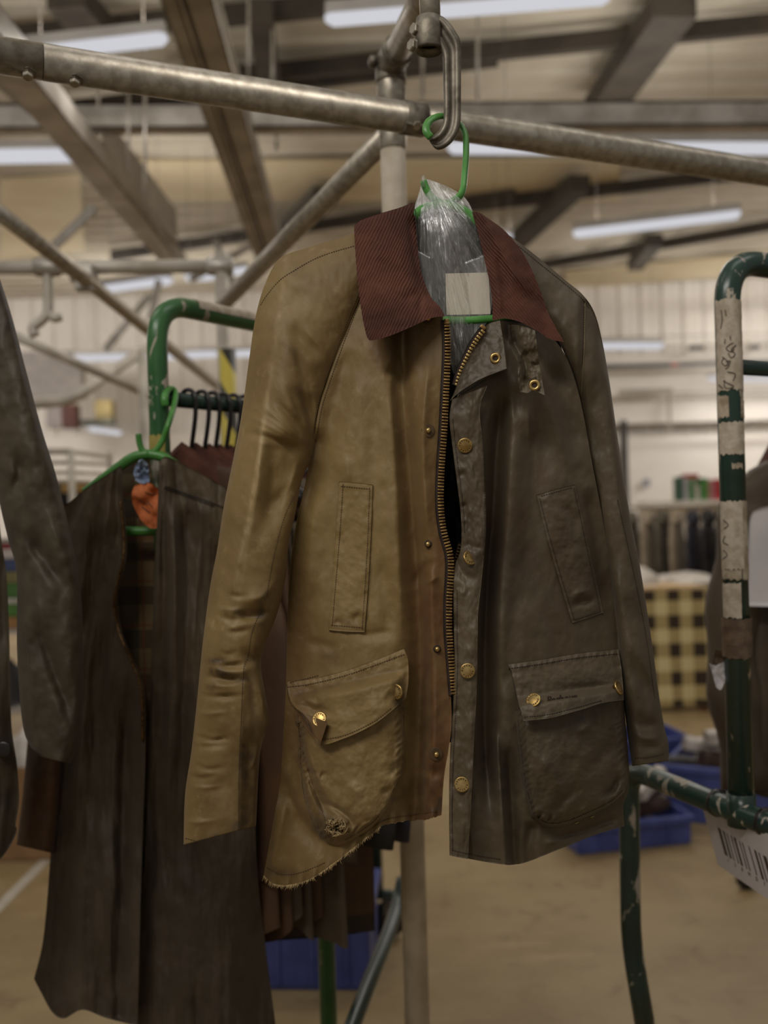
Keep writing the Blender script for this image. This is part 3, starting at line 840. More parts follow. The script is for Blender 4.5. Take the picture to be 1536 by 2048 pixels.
SFOLD_R = [
    ([(1172, 610), (1168, 700), (1163, 800), (1180, 950)], 7, 20, .016, (0, .3)), ([(1160, 620), (1158, 700), (1152, 790)], 10, 6, -.004),
    ([(1200, 700), (1190, 850), (1215, 1050), (1240, 1200)], 14, 20, .018, (.2, .2)), ([(1225, 850), (1240, 1000), (1262, 1150)], 12, 12, -.008),
    ([(1250, 1180), (1275, 1240), (1300, 1260)], 10, 10, .006), ([(1255, 1300), (1290, 1370), (1320, 1420)], 10, 14, .012), ([(1250, 1260), (1285, 1330), (1312, 1380)], 9, 10, -.007),
    ([(1262, 1440), (1300, 1450), (1330, 1440)], 6, 8, .007), ([(1262, 1465), (1295, 1478), (1330, 1470)], 6, 7, -.005), ([(1270, 1490), (1300, 1495), (1330, 1488)], 6, 6, .005),
    ([(1100, 560), (1120, 640)], 12, 14, .003),
]
dRr = tb((0, 1.205), (.2, 1.225), (.5, 1.25), (1, 1.25))
dLr = tb((0, 1.19), (.2, 1.205), (.4, 1.235), (1, 1.24))
hdr = tb((0, .008), (.1, .016), (.25, .034), (.5, .05), (.8, .048), (1, .042))
sl_r = sleeve_tube('sleeve', SR_L, SR_R, dLr, dRr, hdr, 380, 130, M['dark'], jk, [(a[0], a[1] * 1.3, a[2] * 1.3, a[3] * .7) + tuple(a[4:]) for a in SFOLD_R], M['lining'], tone_dark, 13, .004, flat_to=.4)
sl_r['label'] = 'dark brown sleeve hanging behind the front panel'
cst_l = Caster([front_l, sl_l]); cst_fl = Caster([front_l]); cst_fr = Caster([front_r]); cst_sr = Caster([sl_r]); cst_sl = Caster([sl_l])

# --- corduroy collar
def ribs(X, Y, ang, per, amp):
    a = math.radians(ang)
    return amp * np.cos((X * math.cos(a) + Y * math.sin(a)) * 2 * PI / per)
col = obj('collar', [P(827, 430, 1.25), P(828, 430, 1.25), P(827, 431, 1.25)], [(0, 1, 2)], M['cord'], jk)  # replaced below
bpy.data.objects.remove(col)
X, Y = coons([(708, 453), (722, 440), (760, 427), (800, 415), (827, 404)], [(733, 672), (742, 681), (775, 673), (815, 657), (852, 640), (872, 634), (890, 633)],
             [(708, 453), (711, 510), (717, 580), (725, 635), (733, 672)], [(827, 404), (832, 450), (837, 510), (846, 556), (862, 594), (880, 614), (890, 633)], 130, 190)
u = np.linspace(0, 1, 130)[None] * np.ones((190, 1)); w = np.linspace(0, 1, 190)[:, None] * np.ones((1, 130))
D = 1.200 - .062 * w ** .8 - .012 * np.sin(PI * u) + .022 * u ** 5 + .010 * (1 - w) * u
D = D + folds(X, Y, [([(818, 430), (826, 500), (840, 560), (862, 600)], 5, 5, .004, (0.1, .1)), ([(800, 600), (830, 590), (850, 585)], 10, 12, .005), ([(735, 560), (770, 600), (800, 655)], 16, 20, -.004), ([(850, 580), (840, 610), (850, 636)], 6, 6, .005)])
D = D + ribs(X + 6 * fbm(X / 60, Y / 60, 8), Y, 24, 5.6, .0008) + .003 * fbm(X / 50, Y / 60, 7)
cl_l = sheet('collar_leaf', X, Y, D, .004, M['cord'], jk); cl_l['label'] = 'ribbed brown corduroy collar leaf over the tan side'
X, Y = coons([(944, 424), (958, 425), (970, 432)], [(985, 641), (1010, 637), (1040, 644), (1072, 660), (1100, 678), (1128, 684)],
             [(944, 424), (956, 465), (968, 515), (978, 560), (984, 600), (985, 641)], [(970, 432), (1010, 462), (1045, 505), (1066, 545), (1080, 580), (1096, 625), (1112, 655), (1128, 684)], 130, 190)
D = 1.205 - .058 * w ** .8 - .010 * np.sin(PI * u) + .012 * (1 - u) ** 3
D = D + folds(X, Y, [([(972, 445), (1000, 500), (1030, 550), (1060, 590)], 8, 12, -.008, (.1, .3)), ([(985, 480), (1005, 550), (1012, 620)], 8, 8, .006), ([(990, 560), (1000, 600), (1000, 640)], 6, 6, -.005), ([(1040, 580), (1080, 610), (1110, 650)], 10, 12, .004)])
D = D + ribs(X + 6 * fbm(X / 60, Y / 60, 18), Y, -38 + 0, 5.2, .0008) + .003 * fbm(X / 50, Y / 60, 17)
cl_r = sheet('collar_leaf', X, Y, D, .004, M['cord'], jk); cl_r['label'] = 'ribbed brown corduroy collar leaf over the dark side'
# collar stand round the back of the neck
X, Y = coons([(829, 418), (845, 428), (885, 424), (925, 430), (948, 432)], [(842, 540), (860, 552), (890, 556), (950, 552), (978, 545)], [(829, 418), (835, 480), (842, 540)], [(948, 432), (965, 490), (978, 545)], 40, 20)
u = np.linspace(-1, 1, 40)[None] * np.ones((20, 1))
D = 1.205 + .085 * np.sqrt(np.clip(1 - u ** 2, 0, 1))
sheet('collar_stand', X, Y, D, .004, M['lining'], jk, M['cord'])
# lining seen through the neck
X, Y = coons([(836, 520), (890, 530), (985, 530)], [(880, 1120), (905, 1130), (930, 1120)], [(836, 520), (860, 600), (876, 700), (880, 900), (880, 1120)], [(985, 530), (985, 640), (950, 740), (930, 900), (930, 1120)], 30, 60)
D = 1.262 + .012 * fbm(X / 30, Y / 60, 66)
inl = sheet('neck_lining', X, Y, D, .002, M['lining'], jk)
# woven label with print
M['woven'] = plain('woven_label', srgb(112, 84, 62), srgb(92, 68, 50), .7, scale=60)
X, Y = coons([(893, 648), (913, 650)], [(893, 728), (913, 730)], [(893, 648), (893, 728)], [(913, 650), (913, 730)], 8, 12)
sheet('neck_label', X, Y, np.full(X.shape, 1.250), .001, M['woven'], jk)
M['label_black'] = plain('label_black', srgb(40, 30, 26), srgb(34, 26, 22), .6, scale=60)
X, Y = coons([(913, 650), (962, 648)], [(913, 706), (936, 706)], [(913, 650), (913, 706)], [(962, 648), (936, 706)], 8, 8)
sheet('neck_label', X, Y, np.full(X.shape, 1.251), .001, M['label_black'], jk)

def text_mesh(name, s, loc, right, up, size, mat, parent, ext=.0004, bold=0):
    cu = bpy.data.curves.new(name, 'FONT'); cu.body = s; cu.size = size; cu.align_x = 'CENTER'; cu.align_y = 'CENTER'
    cu.extrude = ext; cu.offset = bold; cu.resolution_u = 3
    t = bpy.data.objects.new(name + '_tmp', cu); COL.objects.link(t)
    dg = bpy.context.evaluated_depsgraph_get(); dg.update()
    me = bpy.data.meshes.new_from_object(t.evaluated_get(dg))
    right = Vector(right).normalized(); n = right.cross(Vector(up)).normalized(); up = n.cross(right)
    vs_ = [Vector(loc) + right * q.co.x + up * q.co.y + n * q.co.z for q in me.vertices]
    fs = [tuple(p.vertices) for p in me.polygons]
    bpy.data.objects.remove(t); bpy.data.curves.remove(cu); bpy.data.meshes.remove(me)
    return obj(name, vs_, fs, mat, parent, False)
text_mesh('label_print', 'Y FIR', P(921, 664, 1.2485), CR, CU, .0078, M['ink'], jk)

# --- placket flap on the dark side, with the folded-back top corner and throat tab
X, Y = coons([(910, 800), (935, 790), (962, 780)], [(899, 1711), (918, 1715), (936, 1718)],
             [(904, 798), (899, 838), (906, 903), (920, 1014), (923, 1069), (920, 1104), (910, 1131), (907, 1180), (908, 1283), (909, 1319), (907, 1395), (903, 1464), (900, 1509), (898, 1595), (899, 1711)],
             [(975, 770), (960, 817), (967, 904), (972, 1041), (968, 1110), (963, 1162), (956, 1231), (955, 1284), (953, 1388), (949, 1457), (946, 1526), (941, 1630), (936, 1718)], 36, 320)
u = np.linspace(0, 1, 36)[None] * np.ones((320, 1)); w = np.linspace(0, 1, 320)[:, None] * np.ones((1, 36))
D = 1.138 + .004 * np.cos(u * 3) + .006 * fbm(X / 40, Y / 90, 101) + .002 * fbm(X / 14, Y / 20, 104) - .012 * np.clip(w, 0, 1) + .004 * np.abs(u - .5) ** 2 * 4
D = D + folds(X, Y, [([(905, 1100), (930, 1150), (960, 1160)], 12, 8, .008), ([(925, 1085), (950, 1095), (966, 1090)], 6, 6, .004), ([(910, 1180), (935, 1190)], 6, 6, -.003), ([(905, 1250), (925, 1255)], 5, 5, .003), ([(905, 1420), (925, 1425)], 6, 6, .003),
                     ([(915, 950), (935, 945)], 5, 5, .003), ([(920, 1010), (938, 1012)], 5, 5, .003), ([(920, 1040), (940, 1042)], 5, 5, -.003)])
plk = sheet('placket', X, Y, D, .004, M['dark'], jk, None, tone_dark(X, Y)); plk['label'] = 'dark storm flap carrying four brass snaps'
X, Y = coons([(968, 652), (982, 645), (1000, 640)], [(900, 802), (912, 790), (935, 773), (970, 754), (1014, 737)], [(968, 652), (950, 690), (925, 740), (908, 785), (900, 802)], [(1000, 640), (1008, 690), (1014, 737)], 50, 60)
u = np.linspace(0, 1, 50)[None] * np.ones((60, 1)); w = np.linspace(0, 1, 60)[:, None] * np.ones((1, 50))
D = 1.152 - .022 * w + .006 * np.sin(3 * u) + .004 * fbm(X / 30, Y / 30, 109)
fold_c = sheet('placket_corner', X, Y, D, .0025, M['dark'], jk); fold_c['label'] = 'turned-back top corner of the storm flap'
X, Y = coons([(1016, 648), (1040, 650), (1070, 660)], [(1040, 783), (1055, 786), (1066, 781), (1090, 791)], [(1016, 648), (1019, 690), (1034, 722), (1036, 760), (1040, 783)], [(1070, 660), (1078, 720), (1084, 760), (1090, 791)], 50, 80)
D = 1.120 + .008 * fbm(X / 24, Y / 40, 113) + folds(X, Y, [([(1022, 650), (1030, 690), (1048, 725), (1050, 770)], 5, 8, .012, (0, .1)), ([(1060, 735), (1085, 725)], 5, 5, .005), ([(1050, 760), (1080, 750)], 6, 6, -.004), ([(1036, 715), (1048, 735), (1046, 775)], 4, 4, -.006)])
tab = sheet('throat_tab', X, Y, D, .003, M['dark'], jk); tab['label'] = 'crumpled throat tab with a brass eyelet'
cst_r2 = Caster([plk, front_r]); cst_tab = Caster([tab, fold_c])

# --- slanted hand-warmer welts
def pouch(name, cst, top, bottom, left, right, nu, nv, off, bul, mat, wear_tone, lab=None, fl=(), edge=.03, seed=0, nz=.0015, holes=None):
    X, Y = coons(top, bottom, left, right, nu, nv)
    base = smooth_grid(cst.grid(X, Y), 6)
    u = np.linspace(0, 1, nu)[None] * np.ones((nv, 1)); w = np.linspace(0, 1, nv)[:, None] * np.ones((1, nu))
    e = np.minimum(np.minimum(u, 1 - u) * (nu / nv) ** 0, np.minimum(w, 1 - w))
    k = np.clip(e / edge, 0, 1); k = k * k * (3 - 2 * k)
    D = base - off - bul * np.sin(PI * u) ** .6 * np.sin(PI * np.clip(w, 0, 1)) ** .6 - .0008 * k
    D = D + folds(X, Y, fl) + nz * fbm(X / 24, Y / 30, seed + 200) + nz * .5 * fbm(X / 9, Y / 9, seed + 207)
    o = sheet(name, X, Y, D, off + .004, mat, jk, None, wear_tone(X, Y))
    if lab: o['label'] = lab
    return o
hw_l = pouch('hand_pocket', cst_fl, [(678, 963), (710, 965), (745, 969)], [(657, 1260), (692, 1263), (729, 1264)], [(678, 963), (672, 1060), (664, 1170), (657, 1260)], [(745, 969), (742, 1060), (736, 1170), (729, 1264)], 40, 110, .0035, .002, M['tan'], wear_tan, 'slanted hand pocket on the tan side',
             [([(700, 1245), (728, 1225)], 7, 7, .004), ([(665, 1240), (690, 1250)], 6, 6, .003)], .04, 1)
hw_r = pouch('hand_pocket', cst_fr, [(1073, 990), (1110, 979), (1150, 969)], [(1144, 1246), (1175, 1236), (1206, 1225)], [(1073, 990), (1092, 1070), (1118, 1160), (1144, 1246)], [(1150, 969), (1166, 1040), (1188, 1140), (1206, 1225)], 40, 110, .003, .002, M['dark'], tone_dark, 'slanted hand pocket on the dark side',
             [([(1090, 1000), (1140, 1030), (1160, 1080)], 8, 12, .004), ([(1130, 1215), (1170, 1205), (1200, 1200)], 7, 9, .006), ([(1140, 1190), (1180, 1180)], 9, 9, -.004)], .04, 2)

# --- bellows pockets and flaps
def bag_pocket(cst, top, bottom, left, right, off, bul, mat, wear_tone, lab, fl, seed, hole=None):
    nu, nv = 110, 120
    X, Y = coons(top, bottom, left, right, nu, nv)
    base = smooth_grid(cst.grid(X, Y), 12)
    u = np.linspace(0, 1, nu)[None] * np.ones((nv, 1)); w = np.linspace(0, 1, nv)[:, None] * np.ones((1, nu))
    e = np.minimum(np.minimum(u, 1 - u), (1 - w))
    k = np.clip(e / .09, 0, 1) ** .5
    D = base - off * k - bul * np.sin(PI * u) ** .7 * np.sin(PI * np.clip(w * .8 + .2, 0, 1)) ** .7
    D = D + folds(X, Y, fl) + .0030 * fbm(X / 30, Y / 34, seed) + .0007 * fbm(X / 10, Y / 12, seed + 9)
    pk = np.exp(-((e - .06) / .03) ** 2)
    D = D + pk * .0016 * np.sin((X + Y) / 2.6 + 6 * vnoise(X / 20, Y / 20, 4))
    if hole is not None:
        hx, hy, hr = hole
        rr = np.hypot(X - hx, (Y - hy) * 1.15) * (1 + .5 * vnoise(X / 6, Y / 6, 3))
        D = D - .004 * np.exp(-((rr - hr * 1.5) / (hr * .35)) ** 2) + .016 * np.exp(-(rr / hr) ** 4)
    o = sheet('bellows_pocket', X, Y, D, .02, mat, jk, None, wear_tone(X, Y))
    o['label'] = lab
    return o
bp_l = bag_pocket(cst_fl, [(588, 1408), (640, 1404), (700, 1392), (760, 1376), (806, 1364)], [(628, 1650), (650, 1684), (680, 1692), (712, 1676), (750, 1650), (782, 1608)],
                  [(588, 1408), (592, 1470), (598, 1540), (608, 1600), (628, 1650)], [(806, 1364), (806, 1420), (811, 1480), (808, 1545), (782, 1608)], .016, .014, M['tan'], wear_tan, 'worn tan bellows pocket with a torn hole',
                  [([(594, 1440), (608, 1520), (640, 1600), (665, 1640)], 7, 10, .012, (0.1, .2)), ([(606, 1470), (628, 1540), (656, 1600)], 6, 7, -.006), ([(610, 1540), (640, 1550)], 5, 5, .004), ([(640, 1600), (690, 1630), (718, 1668)], 4, 6, .007),
                   ([(600, 1490), (602, 1570), (625, 1640)], 5, 6, .010), ([(650, 1540), (640, 1560)], 4, 4, .004), ([(690, 1560), (730, 1600)], 14, 14, -.004), ([(780, 1560), (800, 1520)], 8, 8, .004), ([(760, 1590), (790, 1570)], 6, 6, .004)], 301, (672, 1655, 13))
bp_r = bag_pocket(cst_fr, [(1030, 1420), (1100, 1412), (1170, 1400), (1246, 1388)], [(1062, 1632), (1090, 1654), (1130, 1652), (1180, 1632), (1225, 1608), (1250, 1585)],
                  [(1030, 1420), (1036, 1490), (1044, 1560), (1062, 1632)], [(1246, 1388), (1251, 1450), (1257, 1520), (1257, 1560), (1250, 1585)], .022, .018, M['dark'], tone_dark, 'dark bellows pocket, plump and creased',
                  [([(1060, 1480), (1110, 1560), (1150, 1620)], 16, 20, -.006), ([(1240, 1540), (1220, 1590), (1212, 1610)], 6, 8, .012), ([(1230, 1470), (1190, 1530), (1160, 1560)], 12, 14, .007), ([(1100, 1640), (1130, 1600), (1170, 1570)], 8, 10, .006),
                   ([(1075, 1640), (1085, 1620)], 4, 4, .005), ([(1095, 1645), (1105, 1625)], 4, 4, .005), ([(1115, 1645), (1125, 1625)], 4, 4, .005), ([(1200, 1600), (1225, 1570)], 5, 6, .008), ([(1150, 1470), (1190, 1440)], 10, 10, -.004)], 331)
cst_pl = Caster([bp_l, front_l]); cst_pr = Caster([bp_r, front_r])
def flap(cst, top, bottom, left, right, off, mat, wear_tone, lab, fl, seed, curl):
    nu, nv = 110, 60
    X, Y = coons(top, bottom, left, right, nu, nv)
    base = cst.grid(X, Y)
    bm_ = base.copy()
    for k in range(1, 9):
        bm_[:-k] = np.minimum(bm_[:-k], base[k:]); bm_[k:] = np.minimum(bm_[k:], base[:-k])
    base = smooth_grid(bm_, 25)
    u = np.linspace(0, 1, nu)[None] * np.ones((nv, 1)); w = np.linspace(0, 1, nv)[:, None] * np.ones((1, nu))
    D = base - .003 - off * np.clip(w, 0, 1) ** .7 - curl(u, w)
    D = D + folds(X, Y, fl) + .0024 * fbm(X / 34, Y / 30, seed) + .001 * fbm(X / 10, Y / 12, seed + 9)
    pk = np.exp(-((w - .07) / .05) ** 2)
    D = D + pk * (.0007 * np.sin(X / 2.0 + 4 * vnoise(X / 12, Y / 12, 6)) - .0008)
    o = sheet('pocket_flap', X, Y, D, .003, mat, jk, None, wear_tone(X, Y)); o['label'] = lab
    return o
fp_l = flap(cst_pl, [(573, 1363), (620, 1358), (690, 1341), (750, 1320), (808, 1297)], [(600, 1424), (616, 1446), (638, 1488), (690, 1476), (745, 1450), (785, 1420), (812, 1396)],
            [(573, 1363), (576, 1385), (585, 1408), (600, 1424)], [(808, 1297), (816, 1320), (817, 1360), (812, 1396)], .010, M['tan'], wear_tan, 'tan pocket flap with one corner folded up',
            [([(585, 1395), (630, 1420), (680, 1425)], 8, 10, .006), ([(620, 1380), (640, 1410)], 6, 8, .004), ([(770, 1380), (800, 1420)], 10, 12, .004)], 401, lambda u, w: .006 * np.exp(-((u - .1) / .12) ** 2) * w + .006 * np.clip((u - .9) / .1, 0, 1))
fp_r = flap(cst_pr, [(1016, 1328), (1080, 1319), (1160, 1306), (1236, 1298)], [(1046, 1442), (1100, 1436), (1160, 1420), (1205, 1406), (1248, 1400)],
            [(1016, 1328), (1024, 1350), (1034, 1395), (1046, 1442)], [(1236, 1298), (1242, 1330), (1246, 1370), (1248, 1400)], .011, M['dark'], tone_dark, 'dark pocket flap with two brass snaps and tonal lettering',
            [([(1060, 1440), (1140, 1425), (1220, 1402)], 7, 7, -.003), ([(1100, 1385), (1180, 1380), (1230, 1390)], 10, 12, .004)], 421, lambda u, w: .003 * w)
# folded-up corner of the tan flap
X, Y = coons([(590, 1415), (606, 1426), (632, 1436), (655, 1444)], [(590, 1415), (604, 1444), (622, 1468), (640, 1489)], [(590, 1415), (590, 1415)], [(655, 1444), (648, 1466), (640, 1489)], 40, 24)
cc = Caster([fp_l, bp_l])
D = smooth_grid(cc.grid(X, Y), 12) - .006 - .004 * np.linspace(0, 1, 40)[None] ** 2
fc = sheet('folded_corner', X, Y, D, .0022, M['tan'], fp_l, None, np.stack([np.full(X.shape, .25), np.full(X.shape, .6), np.zeros(X.shape)], -1))

# --- zip: tape, teeth
def strip(name, cst, poly, wl, wr, off, th, mat, default=1.17, n=160, const=None):
    p = crs(poly, n)
    t = np.gradient(p, axis=0); t /= np.linalg.norm(t, axis=1)[:, None]
    nn = np.stack([t[:, 1], -t[:, 0]], 1)
    us = np.linspace(0, 1, 5)[None, :, None]
    S = p[:, None] + nn[:, None] * (wr * (1 - us) - wl * us) * 1.0
    X, Y = S[..., 0], S[..., 1]
    if const is not None: D = np.full(X.shape, const)
    else:
        d = np.array([cst.depth(*q, np.nan) for q in (p - nn * 11)])
        ok = ~np.isnan(d); d = np.interp(np.arange(n), np.where(ok)[0], d[ok])
        D = np.repeat(d[:, None], 5, 1) - off
    return sheet(name, X, Y, D, th, mat, jk), p, nn, D[:, 2]
ZL = [(890, 640), (892, 700), (889, 780), (885, 860), (880, 930), (878, 1005), (884, 1062), (897, 1110), (898, 1150), (895, 1200), (895, 1260), (900, 1330), (905, 1390)]
zt, zp, zn, zd = strip('zip_tape', cst_fl, ZL, 8, 8, .0018, .0025, M['tape'])
def teeth(name, p, d, step, hw, hh, mat, pxd=.006, shift=4):
    s = np.concatenate([[0], np.cumsum(np.linalg.norm(np.diff(p, axis=0), axis=1))])
    m = MB()
    k = step
    while k < s[-1]:
        x = np.interp(k, s, p[:, 0]); y = np.interp(k, s, p[:, 1]); dd = np.interp(k, s, d)
        x2 = np.interp(k + 1, s, p[:, 0]); y2 = np.interp(k + 1, s, p[:, 1])
        x1 = np.interp(k - 1, s, p[:, 0]); y1 = np.interp(k - 1, s, p[:, 1])
        tt = (P(x2, y2, dd) - P(x1, y1, dd)).normalized()
        sd = tt.cross(CF).normalized()
        fw = sd.cross(tt)
        m.add(*box_g(P(x, y, dd) - sd * (shift * dd / FPX * -1) * 0, hw, hh, .0016, (sd, tt, fw), .0005))
        k += step
    o = m.build(name, mat, jk, True); o['kind'] = 'stuff'
    return o
teeth('zip_teeth', zp + zn * (-3.5) * -1, zd - .0018, 6.3, .0037, .0010, M['brass_old'])
ZR = [(968, 656), (955, 672), (940, 697), (926, 726), (916, 750), (911, 770)]
zt2, zp2, zn2, zd2 = strip('zip_tape', None, ZR, 7, 6, 0, .0025, M['tape'], const=1.150, n=50)
teeth('zip_teeth', zp2 + zn2 * 3.0, zd2 - .0018, 7.0, .0026, .0014, M['brass'])
ZR2 = [(921, 1085), (914, 1115), (908, 1140), (906, 1200), (906, 1290), (909, 1380)]
zt3, zp3, zn3, zd3 = strip('zip_tape', None, ZR2, 5, 5, 0, .0025, M['tape'], const=1.165, n=60)
teeth('zip_teeth', zp3 + zn3 * 0, zd3 - .0018, 6.3, .0022, .0010, M['brass_dark'])
m = MB(); q = P(966, 655, 1.147); m.add(*box_g(q, .0022, .0016, .0035, ((CR * .7 + CU * .7).normalized(), CF, (CU * .7 - CR * .7).normalized()), .0006))
m.build('zip_stop', M['brass_old'], jk, True); m = MB(); q = P(893, 644, zd[0] - .002); m.add(*box_g(q, .0030, .0018, .0034, (CR, CF, CU), .0006))
m.build('zip_stop', M['brass_old'], jk, True)

# --- snaps, studs, eyelets
def snap(px, py, cst, r, parent, off=.001, name='brass_snap', tilt=None):
    loc, n = cst.hit(px, py)
    n = Vector(n); n = (n * .6 - CF * .55).normalized()
    if tilt is not None: n = (n + Vector(tilt)).normalized()
    c = loc + n * off
    vv, ff = lathe_g(c, n, [(r * .55, -.004), (r * .6, .0), (r * .97, .0004), (r, .0012), (r * .97, .0021), (r * .9, .0026), (r * .82, .0024), (r * .55, .0028), (r * .2, .0031), (.0001, .0032)], 28)
    o = obj(name, vv, ff, M['brass'], parent, True)
    # raised lettering ring, too small to read
    a = n.orthogonal().normalized(); b = n.cross(a); mm = MB()
    for k in range(14):
        if k % 7 == 6: continue
        t = 2 * PI * k / 14
        rad = a * math.cos(t) + b * math.sin(t); tg = n.cross(rad)
        mm.add(*box_g(c + rad * (r * .68) + n * .0027, r * .05, r * .10, .0003, (tg, rad, n)))
    mm.build('ring_marks', M['brass_dark'], o)
    return o
for (x, y) in [(930, 890), (936, 1118), (935, 1341), (924, 1568)]:
    snap(x, y, Caster([plk]), .0088, plk, .002, tilt=(.9, 0, .5) if y == 1118 else None)
cf_l = Caster([fp_l]); cf_r = Caster([fp_r])
snap(1069, 1403, cf_r, .0090, fp_r, .002, tilt=(-.55, 0, 0)); snap(1232, 1377, cf_r, .0088, fp_r, .002, tilt=(1.0, 0, 0))
snap(641, 1440, cf_l, .0088, fp_l, .002, tilt=(0, 0, .2)); snap(796, 1383, cf_l, .0088, fp_l, .002, tilt=(-1.1, 0, .1))
def stud(px, py, cst, big):
    loc, n = cst.hit(px, py); n = (Vector(n) * .5 - CF * .6).normalized()
    r = .0078 if big else .0046
    vv, ff = lathe_g(loc, n, [(r, -.002), (r, .0006), (r * .92, .0012), (r * .8, .0006), (r * .72, .0010), (r * .6, .0008), (.001, .0008)], 22)
    o = obj('stud_ring', vv, ff, M['tape'] if not big else M['thread_dark'], front_l, True)
    vv, ff = lathe_g(loc, n, [(.0032, 0), (.0032, .002), (.0026, .0038), (.0014, .0046), (.0001, .0048)], 16)
    obj('brass_stud', vv, ff, M['brass'], o, True)
for (x, y, b) in [(857, 638, 1), (856, 861, 1), (857, 1088, 0), (874, 1298, 0), (872, 1508, 1)]:
    stud(x, y, cst_fl, b)
def eyelet(px, py, cst, parent):
    loc, n = cst.hit(px, py); n = (Vector(n) * .4 - CF).normalized()
    r = .0066
    pr = [(r * .42, -.002), (r * .42, .0012), (r * .55, .0022), (r * .8, .0024), (r, .0012), (r * .95, -.001)]
    vv, ff = lathe_g(loc + n * .0012, n, pr, 24)
    ff = ff[:-2]
    o = obj('brass_eyelet', vv, ff, M['brass'], parent, True)
    vv, ff = lathe_g(loc + n * .0012, n, [(r * .45, -.002), (r * .45, .0002)], 16)
    obj('eyelet_hole', vv, ff, M['tape'], o, False)
eyelet(991, 717, Caster([fold_c]), fold_c); eyelet(1069, 771, Caster([tab]), tab)

# --- stitching
def stitches(name, lines, cst, mat, w=.55, dash=3.2, gap=1.8, lift=.0006):
    m = MB()
    for poly in lines:
        p = crs(poly, 60)
        s = np.concatenate([[0], np.cumsum(np.linalg.norm(np.diff(p, axis=0), axis=1))])
        k = 0.0
        while k + dash < s[-1]:
            a = [np.interp(k, s, p[:, 0]), np.interp(k, s, p[:, 1])]; b = [np.interp(k + dash, s, p[:, 0]), np.interp(k + dash, s, p[:, 1])]
            la, na = cst.hit(*a); lb, nb = cst.hit(*b)
            k += dash + gap
            if la is None or lb is None or abs(la.y - lb.y) > .012: continue
            t = (lb - la); L = t.length
            if L < 1e-5: continue
            t = t / L; sd = t.cross(CF).normalized(); fw = sd.cross(t)
            m.add(*box_g((la + lb) / 2 - CF * lift * .5, L / 2, w * 1.15 / FPX, lift, (t, sd, fw)))
    if not m.v: return
    o = m.build(name, mat, jk); o['kind'] = 'stuff'
    return o
tan_lines = [
    [(x - 3.5, y) for x, y in FL_R[0:13]], [(x + 5, y + 2) for x, y in FL_L[0:6]], [(x - 6, y) for x, y in SL_R[0:6]],
    [(708, 492), (660, 506), (625, 520), (590, 540), (560, 560), (534, 590), (520, 612)],
    [(686, 968), (680, 1060), (671, 1170), (664, 1255)], [(739, 975), (736, 1060), (730, 1170), (724, 1258)], [(682, 972), (740, 978)], [(662, 1250), (726, 1255)],
    [(575, 1374), (620, 1368), (690, 1351), (750, 1330), (810, 1308)], [(640, 1480), (690, 1470), (745, 1444), (785, 1414)], [(573, 1370), (580, 1405), (598, 1424)],
    [(596, 1430), (600, 1480), (622, 1560), (650, 1640), (655, 1660)], [(600, 1470), (602, 1540), (610, 1600), (632, 1655), (655, 1680)], [(808, 1430), (806, 1480), (803, 1545), (776, 1602)],
    [(776, 1602), (750, 1640), (712, 1668), (690, 1680)], [(534, 1735), (560, 1748), (600, 1745), (650, 1725)], [(720, 1672), (770, 1640), (820, 1630), (876, 1622)],
    [(600, 970), (570, 1030), (548, 1110), (530, 1200), (505, 1260), (496, 1310), (487, 1340), (483, 1420), (478, 1540), (477, 1640), (476, 1690)],
    [(371, 1676), (410, 1684), (470, 1676), (508, 1644)], [(580, 1365), (640, 1350)],
]
stitches('stitching', tan_lines, Caster([front_l, sl_l, hw_l, bp_l, fp_l]), M['thread_dark'])
dark_lines = [
    [(x + 6, y) for x, y in [(899, 838), (906, 903), (920, 1014), (923, 1069)]], [(x + 6, y) for x, y in [(908, 1180), (908, 1283), (909, 1319), (907, 1395), (903, 1464), (898, 1595), (899, 1700)]],
    [(960, 830), (966, 904), (970, 1041), (966, 1110)], [(1082, 992), (1146, 974)], [(1079, 996), (1098, 1070), (1124, 1160), (1149, 1240)], [(1148, 976), (1162, 1040), (1183, 1140), (1200, 1222)], [(1150, 1239), (1202, 1222)],
    [(1018, 1337), (1080, 1328), (1160, 1315), (1238, 1307)], [(1048, 1434), (1100, 1428), (1160, 1413), (1205, 1400)], [(1022, 1340), (1032, 1390), (1044, 1430)],
    [(1036, 1440), (1042, 1490), (1050, 1560), (1066, 1625)], [(1066, 1625), (1092, 1645), (1130, 1643), (1180, 1623), (1225, 1600), (1246, 1580)],
    [(1022, 480), (1080, 528), (1130, 568), (1164, 598), (1180, 620)], [(1125, 690), (1146, 740), (1162, 800), (1176, 880)], [(1168, 612), (1166, 700), (1162, 790)], [(1270, 1516), (1300, 1514), (1332, 1506)],
    [(904, 1700), (950, 1710), (1005, 1719)], [(1235, 1000), (1262, 1120), (1290, 1260), (1310, 1400)], [(908, 796), (940, 778), (970, 760), (1012, 742)],
]
stitches('stitching', dark_lines, Caster([front_r, sl_r, hw_r, bp_r, fp_r, plk, fold_c]), M['thread_black'])
# pale loose stitches under the dark pocket
m = MB()
for (x, y) in [(1152, 1645), (1183, 1633)]:
    l, n = Caster([front_r, bp_r]).hit(x, y)
    v, f = tube_g([l - CF * .001 - CR * .003 - CU * .001, l - CF * .002, l - CF * .001 + CR * .003 + CU * .001], .0006, 6); m.add(v, f)
m.build('tack_stitch', M['brass'], jk, True)
# pale piped seam down the dark shoulder
pp = [(1170, 606), (1169, 650), (1168, 700), (1165, 750), (1162, 796)]
tube('seam_piping', [cst_sr.hit(*q)[0] - CF * .0003 for q in crs(pp, 30)], .0008, plain('pale_seam', srgb(120, 104, 72), None, .7), jk, 6)

